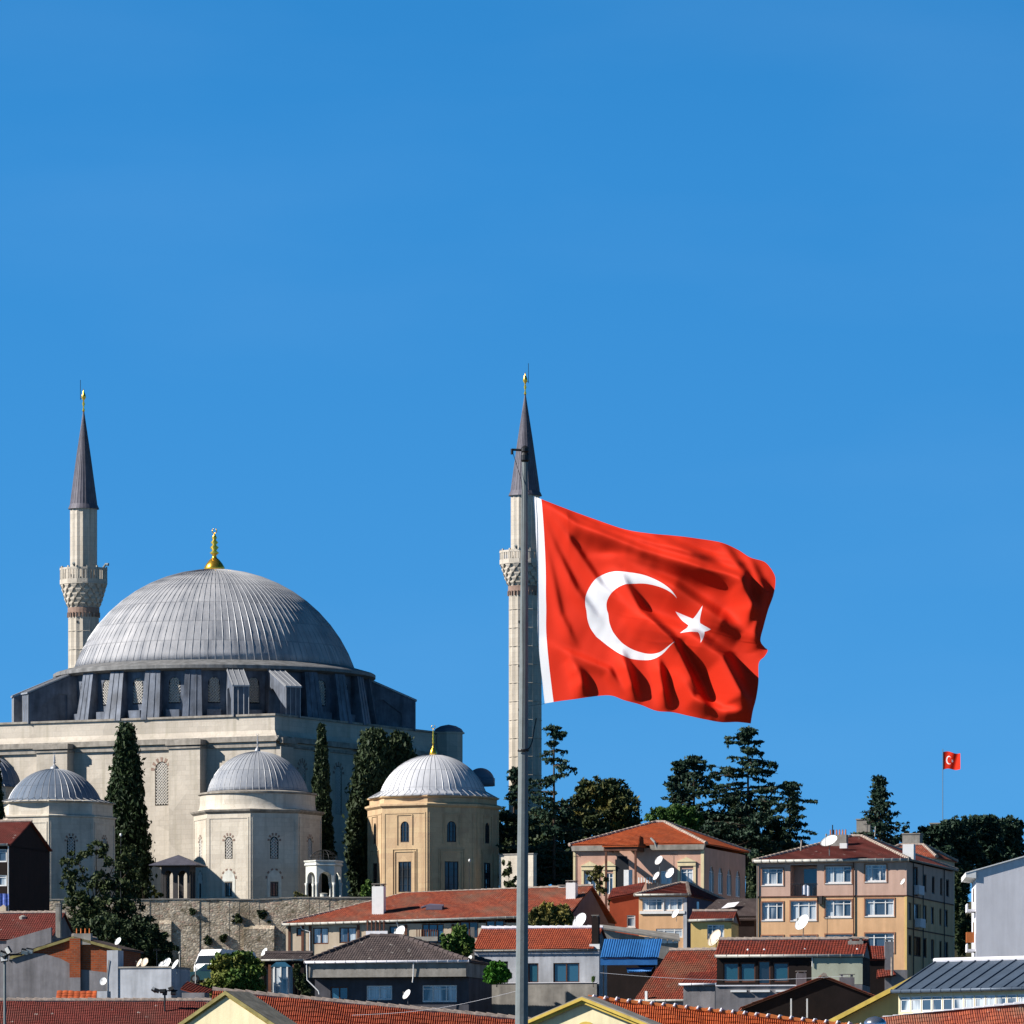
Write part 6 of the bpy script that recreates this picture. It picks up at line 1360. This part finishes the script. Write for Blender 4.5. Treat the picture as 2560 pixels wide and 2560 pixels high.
t.walls(0, 108, 0, 120, t.gz, Z(2404), M_BLK, (H(660, 676, 2418, 2478, 'dark'),), d=3); t.ridge_x(0, 110, 0, 120, Z(2400), Z(2400) + 18, M_TILE_DK, ov=6, mr=M_TILE_DK); t.gutter((-6, -9, Z(2401)), (110, -9, Z(2401)), 2.6)
bay = t.mb(); x0, x1 = X(681), X(731); pts = [(x0, 0), (x0 + 9, -16), (x1 - 9, -16), (x1, 0)]
for (a, ya), (b, yb) in zip(pts, pts[1:]): bay.add([(a, ya, Z(2492)), (b, yb, Z(2492)), (b, yb, Z(2418)), (a, ya, Z(2418))], [(0, 1, 2, 3)])
bw_ = bay.build('bay_window', G_CURT)
for i, (a, ya) in enumerate(pts + [((x0 + x1) / 2, -16)]): part(t, 'frame', M_WHT, (a - 1.8, a + 1.8, ya - 1.8, ya + 1, Z(2492), Z(2415)), parent=bw_)
g = t.mb(); g.prism([(x0 - 2, Z(2418)), (x1 + 2, Z(2418)), (x1 - 14, Z(2406)), (x0 + 14, Z(2406))], -18, -1); g.build('bay_roof', G_BLUE)
part(t, 'post', M_BROWN, (X(672), X(679), -6, 0, t.gz, Z(2412)), (X(733), X(739), -6, 0, t.gz, Z(2412)))

# --- far ridge buildings
for px, x1, y0, Y, lb in ((2141, 2176, 2050, 730, 'small old stone block behind the slim spruce on the ridge'), (2325, 2388, 2060, 745, 'low stone block at the foot of the small flag mast'), (2256, 2300, 2086, 700, 'low brick parapet with pots on the ridge between the stone blocks')):
    t = Thing('stone_block', lb, 'building', px, 2110, Y, -14); t.walls(0, x1 - px, 0, 40, t.gz, t.Z(y0), M_CONC); part(t, 'coping', M_CONC, (-1.5, x1 - px + 1.5, -1.5, 41.5, t.Z(y0), t.Z(y0 - 3)))
t = Thing('house', 'plain house with rusty roof half hidden behind the apartment roof', 'house', 2190, 2150, 620, -14)
t.walls(0, 150, 0, 260, t.gz, t.Z(2146), M_PLC); t.ridge_x(0, 150, 0, 260, t.Z(2144), t.Z(2144) + 36, M_TILE_RUST, ov=5, hipl=40, hipr=60)

# ------------------------------------------------------------------ satellite dishes
def dish(px, py, Y, r, label, stem=14, az=-42, el=32, m=None, wd=.86):
    t = Thing('satellite_dish', label, 'satellite dish', px, py, Y, 0, 'satellite dishes on the roofs', False); s_ = t.mb()
    D = Matrix.Rotation(R(az), 4, 'Z') @ Matrix.Rotation(R(90 - el), 4, 'X')
    g = t.mb(); g.X = D; n = 24; k = 6; vs = [(0, 0, 0)]; fs = []
    for j in range(1, k + 1):
        q_ = j / k
        for i in range(n): a = 2 * math.pi * i / n; vs.append((r * wd * q_ * math.cos(a), r * q_ * math.sin(a), .22 * r * q_ * q_))
    for i in range(n):
        fs.append((0, 1 + i, 1 + (i + 1) % n))
        for j in range(1, k): a, b = 1 + (j - 1) * n + i, 1 + (j - 1) * n + (i + 1) % n; fs.append((a, a + n, b + n, b))
    o_ = len(vs); vs += [(x, y, z - .6 - .02 * r) for x, y, z in vs]; fs += [tuple(q + o_ for q in f) for f in fs]
    fs += [((k - 1) * n + 1 + i, (k - 1) * n + 1 + (i + 1) % n, o_ + (k - 1) * n + 1 + (i + 1) % n, o_ + (k - 1) * n + 1 + i) for i in range(n)]
    g.add(vs, fs); g.build('reflector', m or M_DISH, None, True)
    g = t.mb(); g.X = D; g.tube([(0, -r * .95, .1 * r), (0, -r * .5, .55 * r), (0, -r * .15, .95 * r)], max(.35, r * .03), 5); a_ = g.build('arm', M_POLE)
    g = t.mb(); g.X = D; g.tube([(0, -r * .2, .85 * r), (0, -r * .02, 1.02 * r)], max(.9, r * .09), 8); g.build('feedhorn', M_CONC, a_)
    bk = D @ Vector((0, 0, -1.5)); g = t.mb(); g.tube([tuple(bk), tuple(bk + (D @ Vector((0, 0, -.25 * r)) - D @ Vector((0, 0, 0)))), (bk.x * 1.6, bk.y * 1.6 + .1 * r, -r * .6), (bk.x * 1.6, bk.y * 1.6 + .1 * r, -r - stem)], max(.5, r * .05), 6); g.build('mast', M_POLE)
for a in ((1451, 2304, 448, 23, 'large white dish on the red tiled roof of the white house'), (1000, 2333, 500, 20, 'white dish with cut-off top in front of the long cream house', 26),
          (2007, 2308, 492, 23, 'white dish hiding the middle storey window of the apartment block', 60), (2000, 2400, 418, 23, 'largest dish standing on the grey chimney left of the dark gable', 14),
          (2112, 2401, 418, 23, 'narrow-looking dish with rusty centre standing on the right chimney of the dark gable', 16, -58), (1789, 2347, 470, 24, 'big yellowed dish in front of the small yellow house', 40, -50, 30, M_DISHB),
          (2073, 2106, 538, 25, 'big tilted dish lying on the apartment roof', 8, -30, 55), (1648, 2152, 572, 13, 'upper of the three small dishes before the villa', 60), (1642, 2191, 572, 12, 'lower left of the three small dishes before the villa', 24, -55),
          (1676, 2184, 568, 15, 'right and widest of the three small dishes before the villa', 22), (1690, 2285, 545, 13, 'dish beside the white glazed balcony of the apricot house', 6, -52), (1786, 2425, 430, 15, 'edge-on dish on the left end of the long low house', 8, -78),
          (2032, 2434, 412, 12, 'small grey dish low between the two chimney dishes', 6, -20, 20, M_POLE), (2135, 2422, 412, 7, 'tiny dish just under the rusty-centred one', 4), (296, 2354, 455, 11, 'dish with a dark seam above the tall white stack', 10, -45),
          (418, 2409, 436, 15, 'tall dish standing in the middle of the flat parapet', 6), (405, 2414, 438, 11, 'smaller dish overlapping the left of the tall parapet dish', 4, -30), (440, 2412, 430, 14, 'slim dish at the right end of the flat parapet', 8, -62),
          (350, 2408, 440, 12, 'left of the pair of yellowed dishes on the parapet', 4, -62, 30, M_DISHB), (362, 2407, 441, 13, 'right of the pair of yellowed dishes on the parapet', 4, -35, 30, M_DISHB), (258, 2454, 413, 11, 'dish on the tiny whitewashed block', 12, -15, 25),
          (662, 2381, 474, 12, 'dish on the eaves of the little house with the glazed bay', 6, -55), (1018, 2487, 312, 14, 'crumpled-looking white dish on the lime-bedded ridge', 8, -50), (1175, 2396, 434, 8, 'tiny dish at the corner of the grey balcony house', 4),
          (2258, 2205, 534, 9, 'small dish at the shaded upper corner of the apartment block', 6, -60)):
    dish(*a)

# ------------------------------------------------------------------ poles, lamps, vehicles
def lamp(px, y0, y1, Y, lb):
    t = Thing('street_lamp', lb, 'street lamp', px, y1, Y); g = t.mb(); g.tube([(0, 0, t.gz), (0, 0, t.Z(y0 + 5))], 1.2, 6, .8); g.build('pole', M_IRON)
    g = t.mb(); g.lathe([(.8, t.Z(y0 + 6)), (3.2, t.Z(y0 + 3)), (3.2, t.Z(y0)), (1, t.Z(y0 - 3))], 10); g.build('lamp_head', M_LAMPG, None, True)
lamp(1174, 2150, 2250, 653, 'lamp post with pale globe in front of the shaded side of the ochre tomb'); lamp(302, 2086, 2250, 653, 'lamp post beside the broad cypress left of the middle tomb')
def flood(px, py, Y, heads, lb, sc_=1.0, ym=0, polem=None):
    t = Thing('floodlight_mast', lb, 'floodlight', px, py, Y); g = t.mb(); g.tube([(0, 0, t.gz), (0, 0, 0)], 4.4 * sc_, 8, 3.4 * sc_); g.build('pole', polem or M_POLE)
    g = t.mb(); g.tube([(-30 * sc_, 0, 2), (44 * sc_, 0, 4)], 2.6 * sc_, 6); g.lathe([(8 * sc_, -8), (9 * sc_, 0), (5 * sc_, 8)], 8); g.build('crossbar', M_IRON)
    for dx, dz, ry, rx in heads:
        g = t.mb(); g.X = T((dx * sc_, -3, dz * sc_)) @ Matrix.Rotation(R(ry), 4, 'Y') @ Matrix.Rotation(R(rx), 4, 'X')
        g.box(-9 * sc_, 9 * sc_, -3 * sc_, 7 * sc_, -6 * sc_, 6 * sc_); o = g.build('lamp_head', M_IRON)
        q = t.mb(); q.X = g.X; q.box(-8 * sc_, 8 * sc_, -3.8 * sc_, -3.1 * sc_, -5 * sc_, 5 * sc_); q.build('lamp_glass', M_LAMPG, o)
flood(12, 2390, 262, [(8, 14, 60, 20), (-4, 4, 20, 30), (-2, -8, -10, -10), (50, 10, 10, 30), (62, 12, 10, 20), (-26, 8, 0, 20)], 'tall floodlight mast in front of the roofs at the left edge')
flood(412, 2480, 384, [(-36, 8, 35, -30), (-28, 4, 20, 160), (22, 10, -20, 160), (30, -4, 5, 160), (-8, 2, 0, 160)], 'squat dark floodlight cluster against the whitewashed box house', .72, 0, M_IRON)
for px, y0, lb in ((449, 2386, 'taller of two thin white poles by the box house'), (489, 2412, 'shorter of two thin white poles by the box house')):
    t = Thing('pole', lb, 'pole', px, 2500, 445, 0, 'thin poles by the box house'); g = t.mb(); g.tube([(0, 0, t.gz), (0, 0, t.Z(y0))], 1.5, 6); g.build('shaft', M_GUT); g = t.mb(); g.lathe([(1.5, t.Z(y0)), (4, t.Z(y0 - 3)), (1, t.Z(y0 - 8))], 8); g.build('cap', M_GUT)
def vehicle(name, label, cat, px, py, Y, rot, L, Wd, prof, glass, m, wheel_r=10):
    """prof: side outline (x along the length, z) in photo pixels; front of the vehicle at x = 0"""
    t = Thing(name, label, cat, px, py, Y, rot); g = t.mb(); z0 = 0
    g.prism([(x, z + z0) for x, z in prof], 0, Wd); g.build('body', m)
    for pts in glass:
        for y, o_ in ((-.6, 0), (Wd + .2, 0)):
            q = t.mb(); q.add([(x, y, z) for x, z in pts] + [(x, y + .4, z) for x, z in pts], [tuple(range(len(pts)))]); q.build('side_window', G_DARK)
    xs2 = [p for p in prof]; q = t.mb(); a, b = glass_front[name]; d_ = Vector((a[0] - b[0], 0, a[1] - b[1])).normalized(); nrm = Vector((-d_.z, 0, d_.x)); nrm = nrm if nrm.x < 0 else -nrm
    pp = [Vector((a[0], 3, a[1])), Vector((a[0], Wd - 3, a[1])), Vector((b[0], Wd - 3, b[1])), Vector((b[0], 3, b[1]))]; q.add([tuple(p + nrm * .8) for p in pp], [(0, 1, 2, 3)]); q.build('windscreen', G_DARK)
    for x in (L * .17, L * .8):
        for y in (-.8, Wd - 5):
            q = t.mb(); q.X = T((x, y, wheel_r)) @ Matrix.Rotation(R(-90), 4, 'X'); q.lathe([(wheel_r, 0), (wheel_r, 6)], 18); o = q.build('wheel', M_RUBB)
            q = t.mb(); q.X = T((x, y, wheel_r)) @ Matrix.Rotation(R(-90), 4, 'X'); q.lathe([(wheel_r * .55, -.5), (wheel_r * .55, 6.5)], 12); q.build('rim', M_POLE, o)
    for y in (3, Wd - 11): q = t.mb(); q.box(-1.2, 1, y, y + 8, L * .14, L * .14 + 6); q.build('headlight', M_LAMPG)
    return t
glass_front = {'van': ((16, 58), (4, 38)), 'car': ((48, 42), (28, 28))}
vehicle('van', 'white van parked under the rubble wall, half hidden by a green tree', 'van', 535, 2446, 596, 52, 165, 66, [(0, 6), (165, 6), (165, 60), (158, 70), (30, 74), (18, 62), (3, 36), (0, 28)], [[(22, 38), (50, 38), (50, 62), (30, 62)], [(56, 38), (100, 38), (100, 62), (56, 62)]], M_CAR, 11)
vehicle('car', 'dark green car parked left of the white van', 'car', 462, 2458, 560, -8, 150, 62, [(0, 8), (150, 8), (152, 26), (132, 30), (112, 46), (52, 48), (28, 30), (4, 26)], [[(38, 31), (76, 31), (76, 44), (54, 44)], [(80, 31), (120, 31), (108, 44), (80, 44)]], M_CARG, 11)

def aerial(px, y0, y1, Y, lb, n=5):
    t = Thing('tv_aerial', lb, 'aerial', px, y1, Y, 0, 'television aerials on the roofs', False); g = t.mb(); h = t.Z(y0); g.tube([(0, 0, -4), (0, 0, h)], .8, 5); g.build('mast', M_IRON)
    g = t.mb(); g.tube([(-9, 0, h - 3), (9, 3, h - 3)], .5, 4)
    for i in range(n): x = -8 + 16 * i / (n - 1); g.tube([(x, -5, h - 3), (x, 5, h - 3)], .35, 4); g.tube([(x, 0, h - 6), (x, 0, h)], .35, 4)
    g.build('antenna', M_IRON)
for q_ in ((1443, 2138, 2206, 555, 'dark aerial behind the right chimney of the long cream house'), (1685, 2134, 2195, 566, 'dark aerial beside the three small dishes before the villa'), (2168, 2058, 2092, 548, 'aerial near the top of the apartment roof'),
           (392, 2372, 2420, 436, 'aerial over the parapet of the whitewashed box house'), (1236, 2300, 2328, 446, 'aerial on the ridge of the white house left of the flagpole'), (2068, 2290, 2360, 470, 'leaning dark aerial between the apartment dish and its shadow'), (148, 2262, 2300, 500, 'aerial on the stack of the faded red roofed house')):
    aerial(*q_)
for nm_, a_, b_, lb in (('cable', (880, 2538, 300), (1290, 2478, 300), 'thin pale cable sagging over the red tiled roof'), ('cable', (1500, 2432, 360), (2120, 2440, 360), 'thin pale cable crossing the lower right roofs')):
    t = Thing(nm_, lb, 'cable', a_[0], a_[1], a_[2], 0, None, False); g = t.mb(); dx, dz = b_[0] - a_[0], a_[1] - b_[1]
    g.tube([(dx * i / 16, 0, dz * i / 16 - 14 * math.sin(math.pi * i / 16)) for i in range(17)], .45, 4); g.build('wire', M_LILAC)

t = Thing('flat_roof_terrace', 'dark flat roof edge with pale posts between the long low house and the apartment block', 'roof terrace', 1798, 2420, 505, -8)
t.walls(0, 262, 0, 60, t.gz, t.Z(2372), M_BLK); part(t, 'roof_slab', M_CONC, (-4, 268, -14, 64, t.Z(2352), t.Z(2346)))
for i, x in enumerate((2, 34, 66, 92, 108, 150, 176, 222, 250)): part(t, 'post', M_WHT if i % 3 else M_CONC, (x, x + (8 if i % 2 else 3), -6, -2, t.Z(2374), t.Z(2352)))
part(t, 'parapet', M_PLG, (-2, 60, -16, -12, t.gz, t.Z(2360)), (200, 266, -16, -12, t.gz, t.Z(2357)))
